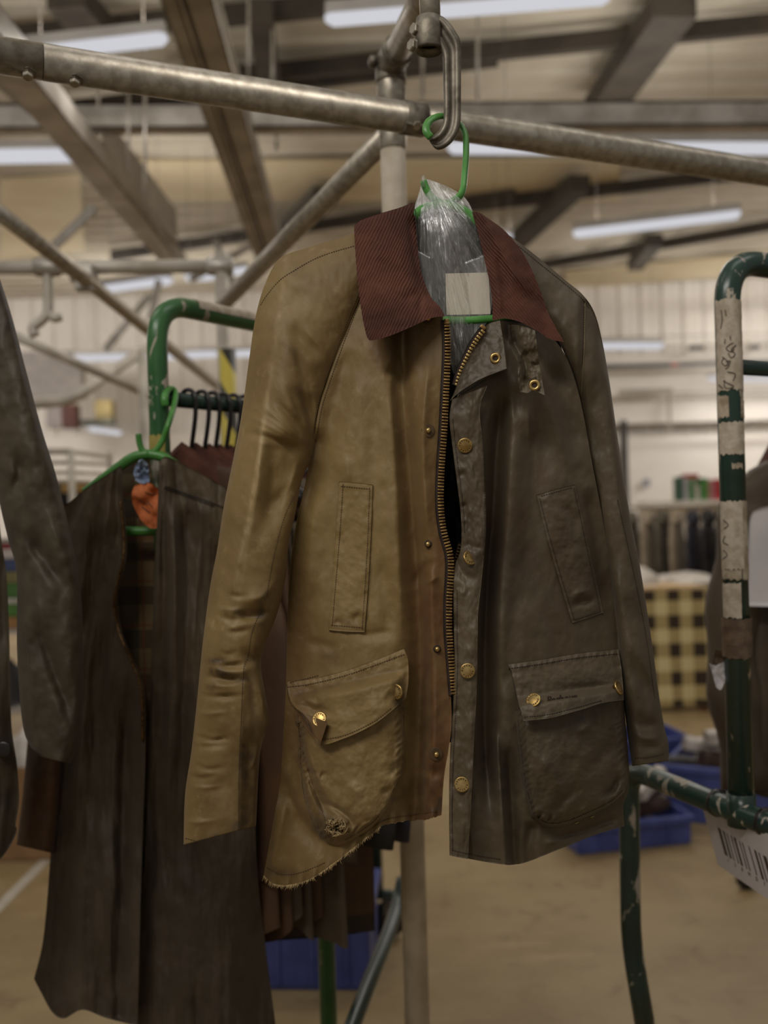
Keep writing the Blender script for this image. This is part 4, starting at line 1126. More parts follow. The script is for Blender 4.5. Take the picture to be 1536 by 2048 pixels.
# --- lettering on the dark flap
l, n = cf_r.hit(1124, 1397); l2, n2 = cf_r.hit(1098, 1400); l3, n3 = cf_r.hit(1150, 1393)
text_mesh('flap_lettering', 'Barbour', l - CF * .0010, l3 - l2, CU, .0118, plain('tonal_embroidery', srgb(60, 48, 38), None, .6), fp_r, .0006, .0002)

# --- frayed threads along raw edges
rng = random.Random(5)
def fray(name, poly, cst, n, length, mat, parent, down=(0, 1)):
    m = MB(); p = crs(poly, 200)
    for k in range(n):
        q = p[rng.randrange(200)]
        l, nn = cst.hit(q[0] + rng.uniform(-1, 1), q[1] - 3)
        if l is None: continue
        dx = down[0] + rng.uniform(-.9, .9); dy = down[1] + rng.uniform(-.4, .5)
        ln = length * rng.uniform(.3, 1.2)
        a = P(q[0], q[1] - 2, l.y - .0008); b = P(q[0] + dx * ln * .5, q[1] + dy * ln * .5, l.y - .001); c = P(q[0] + dx * ln + rng.uniform(-2, 2), q[1] + dy * ln, l.y + rng.uniform(-.002, .001))
        m.add(*tube_g([a, b, c], [.00035, .0003, .00018], 4))
    if m.v:
        o = m.build(name, mat, parent, True); o['kind'] = 'stuff'
fray('frayed_threads', FL_B[0:7], cst_fl, 260, 6, M['thread_pale'], front_l)
fray('frayed_threads', [(368, 1692), (410, 1699), (470, 1688), (511, 1656)], cst_sl, 120, 4, M['thread_pale'], sl_l)
hx, hy = 672, 1655
ringp = [(hx + 17 * math.cos(t) * (1 + .25 * math.sin(3 * t)), hy + 14 * math.sin(t)) for t in np.linspace(0, 2 * PI, 14)]
m = MB(); cb = Caster([bp_l])
for k in range(170):
    t = rng.uniform(0, 2 * PI); r0 = rng.uniform(11, 24)
    q = (hx + r0 * math.cos(t), hy + r0 * .85 * math.sin(t)); a_ = t + PI + rng.uniform(-1.2, 1.2); ln = rng.uniform(5, 15)
    e = (q[0] + ln * math.cos(a_), q[1] + ln * math.sin(a_))
    l1, _ = cb.hit(*q); l2, _ = cb.hit(*e)
    if l1 is None or l2 is None: continue
    dd = min(l1.y, l2.y) - .0012
    m.add(*tube_g([l1 - CF * .0004, P((q[0] + e[0]) / 2 + rng.uniform(-2, 2), (q[1] + e[1]) / 2, dd - .001), P(e[0], e[1], dd)], [.0004, .0004, .0002], 4))
o = m.build('hole_threads', M['thread_pale'], bp_l, True); o['kind'] = 'stuff'
vv, ff = lathe_g(cb.hit(hx, hy)[0] - CF * .0012, -CF, [(.0062, -.001), (.0055, .0004), (.002, .0002), (.0001, .0002)], 9)
hv = []
for q in vv:
    hv.append(q + (q - cb.hit(hx, hy)[0]) * (.45 * math.sin(q.x * 2300) * math.cos(q.z * 1700)))
obj('torn_hole', hv, ff, M['lining'], bp_l, False)

# ------------------------------------------------------------------ near tube frame
RT = .0242
def hexbolt(c, axis, r, h, mat, parent, name='bolt'):
    vv, ff = lathe_g(c, axis, [(r * .6, -.006), (r * .6, 0), (r * 1.25, 0), (r * 1.25, .0015), (r, .0015), (r, h), (r * .85, h + .001)], 6)
    m = MB(); m.add(vv, ff)
    return m.build(name, mat, parent, False)
post_top = P(781, 128, 1.93)
fr = thing('tube_frame', 'galvanised tube frame with a rail sloping across the top and a central post', 'frame', (post_top.x, post_top.y, 0))
ra, rb = P(-60, 102, 1.325), P(1640, 362, 1.93)
rt = (rb - ra).normalized()
rail_ends = (ra - rt * .9, rb + rt * 1.4)
def rail_pt(px):
    # point of the rail centre line that shows at photo column px
    best = min((ra.lerp(rb, k / 2000) for k in range(2001)), key=lambda q: abs(768 + FPX * (q - CAMLOC).dot(CR) / (q - CAMLOC).dot(CF) - px))
    return best
j = rail_pt(85)
tube('rail', [rail_ends[0], j - rt * .0006], RT, M['galv'], fr, 28)
tube('rail', [j + rt * .0006, rail_ends[1]], RT, M['galv'], fr, 28)
tube('rail_core', [j - rt * .05, j + rt * .05], RT * .93, M['tape'], fr, 20)
for (px, sx) in ((60, -.3), (153, .15)):
    q = rail_pt(px); ax = (Vector((0, 0, -1)) * .92 + CF * -.35).normalized()
    hexbolt(q + ax * (RT - .001), ax, .0075, .007, M['galv'], fr)
    hexbolt(q + ax * (RT - .002), ax, .0095, .002, M['galv_dull'], fr, 'washer')
# clamp saddle on the rail by the hook
q = rail_pt(826); sd = rt.cross(Vector((0, 0, 1))).normalized(); up = sd.cross(rt)
if sd.y > 0: sd = -sd
cl = MB()
for k in range(9):
    a0 = -1.2 + k * .22; 
vv, ff = tube_g([q - rt * .018, q + rt * .018], RT + .0022, 24)
obj('clamp', vv, ff, M['galv_dull'], fr, True)
hexbolt(q - rt * .004 + (sd * .75 - up * .66) * (RT + .001), (sd * .75 - up * .66), .0075, .006, M['galv'], fr)
vv, ff = box_g(q + (sd * .6 - up * .8) * (RT + .002), .022, .004, .008, (rt, (sd * .6 - up * .8), (sd * .8 + up * .6)), .002)
obj('clamp_ear', vv, ff, M['galv_dull'], fr, False)
# post with sleeves and elbow
px_, py_ = post_top.x, post_top.y
M['post_paint'] = plain('chalky_post', srgb(204, 194, 176), srgb(172, 160, 140), .6, .25, scale=9, fine=120, bumps=.2)
tube('post', [Vector((px_, py_, 0.01)), Vector((px_, py_, post_top.z + .02))], RT, M['post_paint'], fr, 24)
def collar_sleeve(z0, z1, r): 
    vv, ff = lathe_g((px_, py_, z0), (0, 0, 1), [(r * .9, 0), (r, .004), (r, z1 - z0 - .004), (r * .9, z1 - z0)], 24)
    obj('post_sleeve', vv, ff, M['galv'], fr, True)
zz = lambda y: P(781, y, 1.93).z
collar_sleeve(zz(216), zz(120), RT * 1.16); collar_sleeve(zz(302), zz(220), RT * 1.1); collar_sleeve(.0, .03, RT * 2.2)
el_a = Vector((px_, py_, post_top.z + .0)); el_b = P(905, -110, 1.44)
e_dir = (el_b - el_a).normalized()
vv, ff = tube_g(smooth_path([el_a - Vector((0, 0, .04)), el_a, el_a + e_dir * .035, el_a + e_dir * .08], 14), RT * 1.22, 20); obj('elbow', vv, ff, M['galv_dull'], fr, True)
tube('arm', [el_a + e_dir * .03, el_b], RT, M['galv'], fr, 22)
vv, ff = lathe_g(el_a + Vector((-RT * 1.2, -.01, .0)), (-1, -.4, 0), [(.012, 0), (.012, .01), (.008, .013)], 8); obj('grub_screw', vv, ff, M['galv_dull'], fr, True)
# brace running back down to the left
ba = Vector((px_, py_, zz(262))); bb = P(436, 620, 2.95)
bd = (bb - ba).normalized()
tube('brace', [ba + bd * .02, bb], RT * .92, M['galv'], fr, 20)
# hook bracket hanging from a stub above
HD = 1.262
st = P(861, -70, HD); s1 = P(861, 60, HD)
tube('stub_tube', [Vector((s1.x, s1.y, st.z)), s1], .0132, M['galv'], fr, 18)
tube('arm', [Vector((s1.x, s1.y, st.z)) + Vector((0, 0, -.01)), el_b], RT, M['galv'], fr, 18)
so = P(858, 104, HD)
vv, ff = lathe_g(so, (CU * 1.0), [(.0135, .01), (.0165, 0), (.0185, .004), (.0175, .030), (.0165, .042), (.0135, .044)], 20); ff = ff[:-2]
hk = obj('hook_socket', vv, ff, M['galv_dull'], fr, True)
vv, ff = lathe_g(so + CU * .012, CU, [(.015, 0), (.015, .001)], 16); obj('socket_bore', vv, ff, M['lining'], hk, False)
for (x, y) in ((833, 60), (828, 92)):
    hexbolt(P(x, y, HD - .004), (-CR * .75 - CF * .6), .0075, .006, M['galv'], hk)
prof_o = crs([(866, 30), (884, 32), (900, 46), (913, 66), (921, 84), (922, 130), (922, 190), (921, 245), (914, 270), (902, 287), (886, 298), (872, 299), (861, 286)], 50)
prof_i = crs([(861, 52), (868, 76), (878, 94), (885, 112), (886, 140), (887, 190), (887, 236), (884, 250), (877, 262), (868, 270), (862, 274), (859, 277), (858, 280)], 50)
v = []; f = []
TH = .0115
for k in range(50):
    o_, i_ = prof_o[k], prof_i[k]
    cx, cy = (o_ + i_) / 2
    pts = []
    for (t, dd) in ((0, -.35), (0.06, -.85), (.14, -1), (.30, -1), (.36, -.6), (.64, -.6), (.70, -1), (.86, -1), (.94, -.85), (1, -.35), (1, .6), (.9, 1), (.1, 1), (0, .6)):
        q = o_ * (1 - t) + i_ * t
        pts.append(P(q[0], q[1], HD + TH * dd))
    v += pts
m_ = 14
for k in range(49):
    for c in range(m_):
        c2 = (c + 1) % m_
        f.append((k * m_ + c, k * m_ + c2, (k + 1) * m_ + c2, (k + 1) * m_ + c))
f.append(tuple(range(m_))[::-1]); f.append(tuple(49 * m_ + c for c in range(m_)))
hkb = obj('hanging_hook', v, f, M['galv_dull'], fr, True); hkb['label'] = 'forged open metal hook holding the green hanger'

# ------------------------------------------------------------------ green hanger, bag and card in the jacket neck
hg = thing('clothes_hanger', 'green plastic clothes hanger hooked on the forged metal hook, holding the two-tone jacket', 'hanger', P(890, 640, 1.215))
def pth(pts, n=60): return smooth_path([P(*p) for p in pts], n)
tube('hook', pth([(862, 275, 1.243), (853, 263, 1.243), (855, 247, 1.247), (868, 236, 1.256), (886, 232, 1.268), (906, 238, 1.279), (922, 252, 1.281), (931, 272, 1.274), (932, 312, 1.262), (929, 352, 1.25), (926, 378, 1.24), (918, 394, 1.236), (903, 404, 1.235), (888, 407, 1.235), (872, 401, 1.235), (858, 388, 1.235), (850, 372, 1.235), (847, 362, 1.235)], 110), .0050, M['green_plastic'], hg, 12, .75)
tube('arm', pth([(888, 408, 1.235), (850, 416, 1.230), (828, 432, 1.225), (770, 480, 1.215), (690, 530, 1.212), (606, 566, 1.214), (585, 580, 1.214)]), .0055, M['green_plastic'], hg, 12)
tube('arm', pth([(888, 408, 1.235), (925, 420, 1.230), (950, 440, 1.228), (1010, 500, 1.218), (1090, 570, 1.218), (1150, 620, 1.222)]), .0055, M['green_plastic'], hg, 12)
tube('bar', pth([(640, 600, 1.214), (760, 634, 1.212), (890, 641, 1.207), (985, 638, 1.207), (1120, 618, 1.22)]), .0052, M['green_plastic'], hg, 12)

crd = obj('hanger_card', *(lambda a: (a, [(0, 1, 2, 3), (4, 5, 6, 7), (0, 1, 5, 4), (1, 2, 6, 5), (2, 3, 7, 6), (3, 0, 4, 7)]))([P(x, y, d) for d in (1.206, 1.2068) for (x, y) in ((891, 547), (977, 545), (981, 628), (893, 630))]), M['paper'], None, False)
tag(crd, 'blank cream card under clear plastic in the jacket neck', 'card')

def mat_film():
    m = bpy.data.materials.new('clear_plastic_film'); m.use_nodes = True
    nt = m.node_tree; nt.nodes.clear()
    o = nt.nodes.new('ShaderNodeOutputMaterial')
    tr = nt.nodes.new('ShaderNodeBsdfTransparent'); tr.inputs[0].default_value = (.94, .94, .93, 1)
    gl = nt.nodes.new('ShaderNodeBsdfGlossy'); gl.inputs['Roughness'].default_value = .26; gl.inputs[0].default_value = (1, 1, 1, 1)
    df = nt.nodes.new('ShaderNodeBsdfDiffuse'); df.inputs[0].default_value = (.9, .88, .84, 1)
    tl = nt.nodes.new('ShaderNodeBsdfTranslucent'); tl.inputs[0].default_value = (.9, .88, .84, 1)
    fr_ = nt.nodes.new('ShaderNodeLayerWeight'); fr_.inputs[0].default_value = .45
    b = nt.nodes.new('ShaderNodeBump'); b.inputs['Strength'].default_value = .35; b.inputs['Distance'].default_value = .002
    nt.links.new(noise(nt, 1, 6, .65, mapping(nt, (120, 120, 12)), .5), b.inputs['Height'])
    for n in (gl, fr_): nt.links.new(b.outputs[0], n.inputs['Normal'])
    s1 = nt.nodes.new('ShaderNodeMixShader'); s2 = nt.nodes.new('ShaderNodeMixShader'); s3 = nt.nodes.new('ShaderNodeMixShader'); 
    s3.inputs[0].default_value = .5
    nt.links.new(df.outputs[0], s3.inputs[1]); nt.links.new(tl.outputs[0], s3.inputs[2])
    # pale streaks painted in for highlights on the creases
    glint = ramp(nt, noise(nt, 1, 5, .7, mapping(nt, (200, 200, 16)), .5), .50, .80)
    f1 = math_n(nt, 'ADD', math_n(nt, 'MULTIPLY', glint, .75), .15)
    nt.links.new(f1, s1.inputs[0]); nt.links.new(tr.outputs[0], s1.inputs[1]); nt.links.new(s3.outputs[0], s1.inputs[2])
    f2 = math_n(nt, 'ADD', math_n(nt, 'MULTIPLY', fr_.outputs['Fresnel'], .26), .015)
    nt.links.new(f2, s2.inputs[0]); nt.links.new(s1.outputs[0], s2.inputs[1]); nt.links.new(gl.outputs[0], s2.inputs[2])
    nt.links.new(s2.outputs[0], o.inputs[0])
    return m
M['film'] = mat_film()
X, Y = coons([(846, 358), (856, 359), (872, 364), (895, 373), (912, 382)], [(888, 668), (905, 740), (915, 745), (930, 712), (950, 676)],
             [(846, 358), (838, 386), (829, 420), (833, 480), (842, 552), (862, 596), (884, 622), (888, 668)], [(912, 382), (935, 402), (952, 440), (966, 490), (977, 545), (984, 600), (976, 640), (950, 676)], 140, 240)
ang = np.arctan2(X - 846, Y - 330) * 57.3
u = np.linspace(-1, 1, 140)[None] * np.ones((240, 1)); w = np.linspace(0, 1, 240)[:, None] * np.ones((1, 140))
D = 1.196 + .03 * np.abs(u) ** 2 + .004 * fbm(ang / 3.2, Y / 160, 505, 4) * np.clip(w * 5, 0, 1) * 2.2 + .0034 * fbm(ang / 1.3, Y / 120, 515, 3) + .0008 * fbm(X / 12, Y / 20, 525, 2)
D = D + .03 * np.exp(-(w / .16) ** 2)
D = np.minimum(D, 1.2035 + (w < .45) * .05)
filmf = PN(X, Y, D)
n = X.size
Xb, Yb = X, Y
Db = D + .022 * np.clip(1 - np.abs(u) ** 2, 0, 1) + .014 + .003 * fbm(ang / 2.2, Y / 80, 545, 3)
bagthing = thing('plastic_bag', 'clear crinkled plastic film tied over the green hanger neck', 'bag', P(890, 660, 1.2))
obj('film', filmf.reshape(-1, 3), grid_faces(240, 140), M['film'], bagthing, True)
obj('film', PN(Xb, Yb, np.maximum(Db, 1.222)).reshape(-1, 3), grid_faces(240, 140), M['film'], bagthing, True)
v, f = lathe_g(P(847, 364, 1.232), CU, [(.003, -.006), (.0022, 0), (.003, .004), (.001, .008)], 10); obj('knot', v, f, M['film'], bagthing, True)

# ------------------------------------------------------------------ paint and trolleys
def chipped(name, c1, c2, chip, amount, scale=26):
    m, nt, b = mat_new(name)
    base = mixc(nt, ramp(nt, noise(nt, 7, 4), .4, .6), c1, c2)
    k = ramp(nt, noise(nt, scale, 6, .62, mapping(nt, (1, 1, .45)), .7), amount, amount + .03)
    nt.links.new(mixc(nt, k, base, chip), b.inputs['Base Color'])
    r = nt.nodes.new('ShaderNodeMapRange'); r.inputs[3].default_value = .28; r.inputs[4].default_value = .75
    nt.links.new(k, r.inputs[0]); nt.links.new(r.outputs[0], b.inputs['Roughness'])
    bump(nt, b, k, .3, .0006)
    return m
M['rack_green'] = chipped('chipped_green_paint', srgb(66, 112, 66), srgb(52, 94, 56), srgb(182, 172, 158), .575)
M['rack_dark'] = chipped('chipped_dark_green_paint', srgb(44, 66, 58), srgb(34, 52, 46), srgb(176, 166, 150), .585, 30)
M['rack_plain'] = chipped('dark_green_paint', srgb(40, 60, 52), srgb(30, 48, 42), srgb(150, 142, 130), .72, 30)

def castor(root, c, r=.05):
    vv, ff = lathe_g(Vector(c) + Vector((0, -.012, r)), (0, 1, 0), [(r * .3, 0), (r * .95, 0), (r, .004), (r, .020), (r * .95, .024), (r * .3, .024)], 20)
    w = obj('castor_wheel', vv, ff, M['black_plastic'], root, True)
    m = MB(); m.add(*box_g(Vector(c) + Vector((0, -.018, r * 1.5)), .012, .003, r * .7)); m.add(*box_g(Vector(c) + Vector((0, .018, r * 1.5)), .012, .003, r * .7)); m.add(*box_g(Vector(c) + Vector((0, 0, r * 2.15)), .016, .021, .004))
    m.build('castor_fork', M['galv_dull'], w)

# --- bright green trolley on the left, running back to the right
A = P(312, 604, 1.72)
Q = P(512, 652, 1.93)
dr = Vector((Q.x - A.x, Q.y - A.y, 0)).normalized()
Z = A.z; LEN = .42
B = A + dr * LEN
tr = thing('clothes_trolley', 'bright green chipped tube clothes trolley behind the brown coat', 'trolley', (A.x, A.y, 0))
RR = .0178
tube('frame', bent([Vector((A.x, A.y, .16)), Vector((A.x, A.y, Z)), Vector((B.x, B.y, Z)), Vector((B.x, B.y, .16))], .075, 12), RR, M['rack_green'], tr, 20)
rz = P(330, 797, 1.73).z
tube('hanging_rail', [Vector((A.x, A.y, rz)), Vector((B.x, B.y, rz))], .0135, M['rack_plain'], tr, 16)
tube('lower_rail', [Vector((A.x, A.y, .26)), Vector((B.x, B.y, .26))], RR * .9, M['rack_plain'], tr, 14)
pn = Vector((-dr.y, dr.x, 0))
for E in (A, B):
    e = Vector((E.x, E.y, .15))
    tube('foot', [e - pn * .26, e + pn * .26], RR, M['rack_plain'], tr, 14)
    for s in (-1, 1): castor(tr, e + pn * (.24 * s) + Vector((0, 0, -.15)), .055)
tube('stay', pth([(806, 1760, 2.42), (795, 1810, 2.36), (772, 1880, 2.22), (740, 1960, 2.08), (690, 2090, 1.9)], 40), .0165, M['rack_plain'], tr, 14)
v, f = tube_g([A + dr * .075 + Vector((0, 0, .0)), A + dr * .24], RR * 1.05, 20)
M['paper_tape'] = plain('old_paper_tape', srgb(196, 184, 166), srgb(168, 154, 134), .85, scale=60, fine=150, bumps=.3)
def wrap(name, a, b, r, a0, a1, mat, parent, front=-CF, n=18, m=24, rag=.004, seed=1):
    """strip of tape or paper stuck round a tube, ragged ends"""
    a = Vector(a); b = Vector(b); t = (b - a).normalized(); L = (b - a).length
    fx = (front - t * front.dot(t)).normalized(); sx = t.cross(fx)
    if sx.dot(CR) < 0: sx = -sx
    rg = np.random.RandomState(seed); v = []; nn_ = rg.rand(2, n) * rag; ee = rg.rand(2, m) * rag * 14
    for i in range(m):
        for jx in range(n):
            th = math.radians(a0 + ee[0, i] * 8 + (a1 - a0 - ee[1, i] * 8) * jx / (n - 1))
            h = nn_[0, jx] + (L - nn_[0, jx] - nn_[1, jx]) * i / (m - 1)
            rr = r + .0007 * rg.rand()
            v.append(a + t * h + fx * (rr * math.cos(th)) + sx * (rr * math.sin(th)))
    v2 = [q + (a + t * (q - a).dot(t) - q).normalized() * .0006 for q in v]
    g = grid_faces(m, n).tolist(); g2 = (grid_faces(m, n)[:, ::-1] + n * m).tolist()
    return obj(name, v + v2, g + g2, mat, parent, True)
wrap('tape_wrap', A + dr * .085, A + dr * .30, RR * 1.04, -75, 75, M['paper_tape'], tr, Vector((0, -.5, 1)), seed=4)
yl = wrap('tape_wrap', Vector((A.x, A.y, P(316, 915, 1.72).z)), Vector((A.x, A.y, P(316, 870, 1.72).z)), RR * 1.03, -70, 40, plain('yellow_tape', srgb(176, 160, 84), None, .7), tr, seed=5)

# --- dark green trolley on the right
pb = P(1482, 1600, 1.60); pt_ = P(1456, 640, 1.60)
PX, PY = pb.x, pb.y
tr2 = thing('clothes_trolley', 'dark green tube trolley at the right edge, post covered in old tape', 'trolley', (PX, PY, 0))
R2 = .0196
lowL = P(1285, 1540, 1.78); lowR = P(1560, 1662, 1.46)
zl = (lowL.z + lowR.z) / 2
ld = Vector((lowR.x - lowL.x, lowR.y - lowL.y, 0)).normalized()
def low(px):
    a0 = Vector((lowL.x, lowL.y, zl))
    return min((a0 + ld * (k * .001) for k in range(-200, 900)), key=lambda q: abs(768 + FPX * (q - CAMLOC).dot(CR) / (q - CAMLOC).dot(CF) - px))
joint = low(1483)
PX, PY = joint.x, joint.y
topz = P(1460, 520, joint.y).z
e_up = Vector((PX, PY, topz)); tdir = Vector((ld.x, ld.y, 0)).normalized()
crr = Vector((1, .55, 0)).normalized()
tube('frame', bent([Vector((PX, PY, zl)), Vector((PX, PY, topz)), e_up + crr * .8, e_up + crr * .8 - Vector((0, 0, topz - .11))], .07, 12), R2, M['rack_dark'], tr2, 22)
fe = e_up + crr * .8; castor(tr2, (fe.x, fe.y, 0), .055)
sp = P(1484, 732, joint.y)
tube('hanging_rail', [Vector((PX, PY, sp.z)), Vector((PX, PY, sp.z)) + crr * .8], .0125, M['rack_plain'], tr2, 14)
c0 = low(1262); end = c0 + ld * 1.1
legz = P(1262, 1890, c0.y).z
foot = P(1300, 2110, c0.y - .02)
tube('base_frame', bent([foot, P(1262, 1885, c0.y), Vector((P(1258, 1560, c0.y).x, c0.y, zl)), end], .055, 10), R2 * .94, M['rack_dark'], tr2, 20)
tube('leg', [foot, Vector((foot.x + .06, foot.y - .02, .11))], R2 * .94, M['rack_plain'], tr2, 16); castor(tr2, (foot.x + .06, foot.y - .02, 0), .055)
tube('leg', [end, Vector((end.x, end.y, .11))], R2 * .94, M['rack_plain'], tr2, 16); castor(tr2, (end.x, end.y, 0), .055)
tube('post_socket', [Vector((PX, PY, zl - .02)), Vector((PX, PY, zl + .03))], R2 * 1.12, M['rack_plain'], tr2, 18)
for s in (-1, 1): tube('tie_wrap', [joint + ld * (.055 * s - .004), joint + ld * (.055 * s + .004)], R2 * 1.12, M['black_plastic'], tr2, 16)
def pz_(y): return P(1470, y, joint.y).z
def wr(y0, y1, a0, a1, mat, seed, k=1.03, name='tape_wrap'):
    return wrap(name, Vector((PX, PY, pz_(y1))), Vector((PX, PY, pz_(y0))), R2 * k, a0, a1, mat, tr2, seed=seed)
M['grimy_tape'] = plain('grimy_tape', srgb(186, 172, 150), srgb(146, 130, 108), .85, scale=50, fine=150, bumps=.3)
M['brown_tape'] = plain('brown_parcel_tape', srgb(112, 92, 72), srgb(86, 68, 54), .5, scale=40, fine=80, bumps=.5, bdist=.002)
w1 = wr(600, 785, -80, 62, M['paper_tape'], 11); wr(790, 838, -85, -25, M['grimy_tape'], 12); wr(800, 840, 30, 60, M['grimy_tape'], 13)
wr(843, 912, -80, 50, M['paper_tape'], 14); wr(925, 940, -20, 30, M['grimy_tape'], 15); wr(1000, 1160, 15, 62, M['grimy_tape'], 16)
w2 = wr(1000, 1140, -85, 22, M['paper_tape'], 17, 1.05); wr(1135, 1160, -85, 10, M['grimy_tape'], 18); wr(1162, 1236, -85, 5, M['paper_tape'], 19)
bt = wr(1232, 1316, -95, 95, M['brown_tape'], 20, 1.14)
# torn tail of tape and paper
X, Y = coons([(1432, 1300), (1460, 1306), (1490, 1290)], [(1424, 1340), (1450, 1352), (1478, 1345)], [(1432, 1300), (1427, 1320), (1424, 1340)], [(1490, 1290), (1486, 1320), (1478, 1345)], 16, 12)
sheet('tape_tail', X, Y, 1.555 + .01 * fbm(X / 14, Y / 14, 3), .001, M['brown_tape'], tr2)
X, Y = coons([(1418, 1326), (1432, 1330), (1450, 1322), (1462, 1330)], [(1432, 1375), (1442, 1380), (1452, 1362), (1474, 1357)], [(1418, 1326), (1424, 1345), (1432, 1375)], [(1462, 1330), (1470, 1345), (1474, 1357)], 20, 16)
sheet('torn_paper', X, Y, 1.545 + .014 * fbm(X / 12, Y / 16, 6), .0006, M['paper_white'], tr2)
# pen marks on the tape
cw = Caster([w1, w2]); m = MB()
for poly in [[(1442, 620), (1444, 640), (1441, 658)], [(1450, 620), (1452, 632)], [(1466, 686), (1458, 690), (1452, 698), (1462, 704), (1468, 698)], [(1472, 690), (1462, 700), (1470, 708), (1462, 716), (1456, 706)], [(1450, 678), (1449, 688)], [(1460, 672), (1461, 680)],
             [(1444, 714), (1450, 718), (1456, 726), (1450, 732), (1443, 724), (1448, 716)], [(1452, 724), (1460, 722), (1456, 734), (1450, 738)], [(1454, 744), (1470, 748), (1466, 762)], [(1446, 762), (1454, 766), (1468, 774), (1450, 776), (1449, 760)], [(1437, 770), (1446, 778)],
             [(1446, 1040), (1456, 1050), (1448, 1058)], [(1450, 1072), (1446, 1084), (1456, 1090)], [(1447, 1100), (1454, 1110), (1446, 1118)]]:
    pts = [cw.hit(*q)[0] for q in crs(poly, 14)]
    pts = [q - CF * .0006 for q in pts if q is not None]
    if len(pts) > 3: m.add(*tube_g(pts, .0008, 5))
o = m.build('pen_marks', M['ink'], tr2, True); o['kind'] = 'stuff'

# --- barcode card tied under the trolley bar
cdp = [(1396, 1586), (1580, 1662), (1600, 1800), (1436, 1728)]
cA, cB, cD = P(1398, 1590, 1.66), P(1580, 1700, 1.40), P(1436, 1730, 1.63)
ex = (cB - cA); ex = Vector((ex.x, ex.y, 0)).normalized()
ey = (cD - cA); ey = (ey - ex * ey.dot(ex)); Hc = ey.length; ey.normalize()
skew = (cD - cA).dot(ex)
Wc = .34
nrm = ex.cross(ey).normalized()
if nrm.y > 0: nrm = -nrm
def cpt(u, w, o=0.): return cA + ex * (u * Wc) + (cD - cA) * w + nrm * o
# lie just below the bar
vv = [cpt(u, w, o) for o in (0, -.0008) for (u, w) in ((0, 0), (1, 0), (1, 1), (0, 1))]
bc = obj('barcode_card', vv, [(0, 1, 2, 3), (4, 5, 6, 7), (0, 1, 5, 4), (1, 2, 6, 5), (2, 3, 7, 6), (3, 0, 4, 7)], M['paper_white'], None, False)
tag(bc, 'white card printed with a barcode, tied under the dark green trolley bar', 'card')
m = MB(); u = .115; rg = random.Random(9)
wid = [3, 1, 2, 1, 1, 2, 1, 1, 2, 2, 1, 1, 1, 4, 1, 3, 2, 1, 1, 2, 3, 1, 1, 2, 1, 3, 1, 2, 4, 1, 1, 2, 3]
for i, k in enumerate(wid):
    du = k * .0095
    if i % 2 == 0:
        m.add([cpt(u, .36, .0004), cpt(u + du, .36, .0004), cpt(u + du, .74, .0004), cpt(u, .74, .0004)], [(0, 1, 2, 3)])
    u += du + .004
m.build('barcode_print', M['ink'], bc)
for i, ch in enumerate('1 2 8 M D 7'.split()):
    text_mesh('barcode_digit', ch, cpt(.135 + i * .062, .80, .0005), ex, -ey, .009, M['ink'], bc, .0001)

# ------------------------------------------------------------------ coats hanging round the jacket
def mat_plaid():
    m, nt, b = mat_new('plaid_lining')
    tc = nt.nodes.new('ShaderNodeTexCoord'); sx = nt.nodes.new('ShaderNodeSeparateXYZ'); nt.links.new(tc.outputs['Object'], sx.inputs[0])
    def stripe(o, per, ph, duty):
        return math_n(nt, 'LESS_THAN', math_n(nt, 'FRACT', math_n(nt, 'ADD', math_n(nt, 'MULTIPLY', o, 1 / per), ph)), duty)
    c = srgb(126, 104, 70)
    c = mixc(nt, math_n(nt, 'MULTIPLY', stripe(sx.outputs[0], .075, .1, .42), .6), c, srgb(44, 36, 28))
    c = mixc(nt, math_n(nt, 'MULTIPLY', stripe(sx.outputs[2], .075, .3, .42), .6), c, srgb(44, 36, 28))
    c = mixc(nt, math_n(nt, 'MULTIPLY', stripe(sx.outputs[0], .075, .6, .06), .6), c, srgb(120, 66, 40))
    c = mixc(nt, math_n(nt, 'MULTIPLY', stripe(sx.outputs[2], .075, .8, .06), .6), c, srgb(120, 66, 40))
    nt.links.new(c, b.inputs['Base Color']); b.inputs['Roughness'].default_value = .85
    return m
M['plaid'] = mat_plaid()

# --- long brown coat on a green hanger
ct = thing('long_coat', 'long worn brown coat with plaid lining on a green hanger, left of the tan sleeve', 'coat', P(300, 2050, 1.66))
def drape(X, Y, cx, cy, seed, k=16.0, amp=.022):
    a = np.arctan2(X - cx, np.maximum(Y - cy, 40))
    g = np.clip((Y - cy) / 500., 0, 1.2)
    return -amp * g * np.sin(a * k + 2.5 * fbm(a * 4, Y / 500., seed)) + .012 * fbm(X / 45, Y / 400, seed + 2) + .003 * fbm(X / 25, Y / 40, seed + 5)
def tone_coat(X, Y):  # darker towards the hem, paler round the shoulders, broken by noise
    a = np.zeros(X.shape + (3,)); n2 = np.clip(.5 + fbm(X / 18, Y / 60, 143) * 1.6, 0, 1)
    a[..., 0] = np.clip((Y - 1250) / 700., 0, .75) * (.5 + .5 * n2)
    a[..., 2] = np.clip(.45 * np.exp(-((Y - 980) / 90.) ** 2) * (.4 + n2) + .25 * np.clip(n2 - .55, 0, 1), 0, .5)
    return a
X, Y = coons([(128, 1015), (165, 982), (205, 955), (243, 931)], [(68, 1958), (82, 1985), (104, 2024), (128, 2037), (165, 2020), (212, 2036), (275, 2052)],
             [(128, 1015), (114, 1100), (106, 1300), (102, 1500), (105, 1620), (98, 1750), (86, 1880), (68, 1958)],
             [(243, 931), (246, 1000), (252, 1060), (253, 1110), (240, 1170), (234, 1210), (246, 1270), (268, 1320), (288, 1380), (291, 1500), (286, 1650), (280, 1850), (275, 2052)], 120, 260)
D = 1.615 + .05 * ((260 - X) / 200.) ** 2 + drape(X, Y, 245, 820, 61, 17)
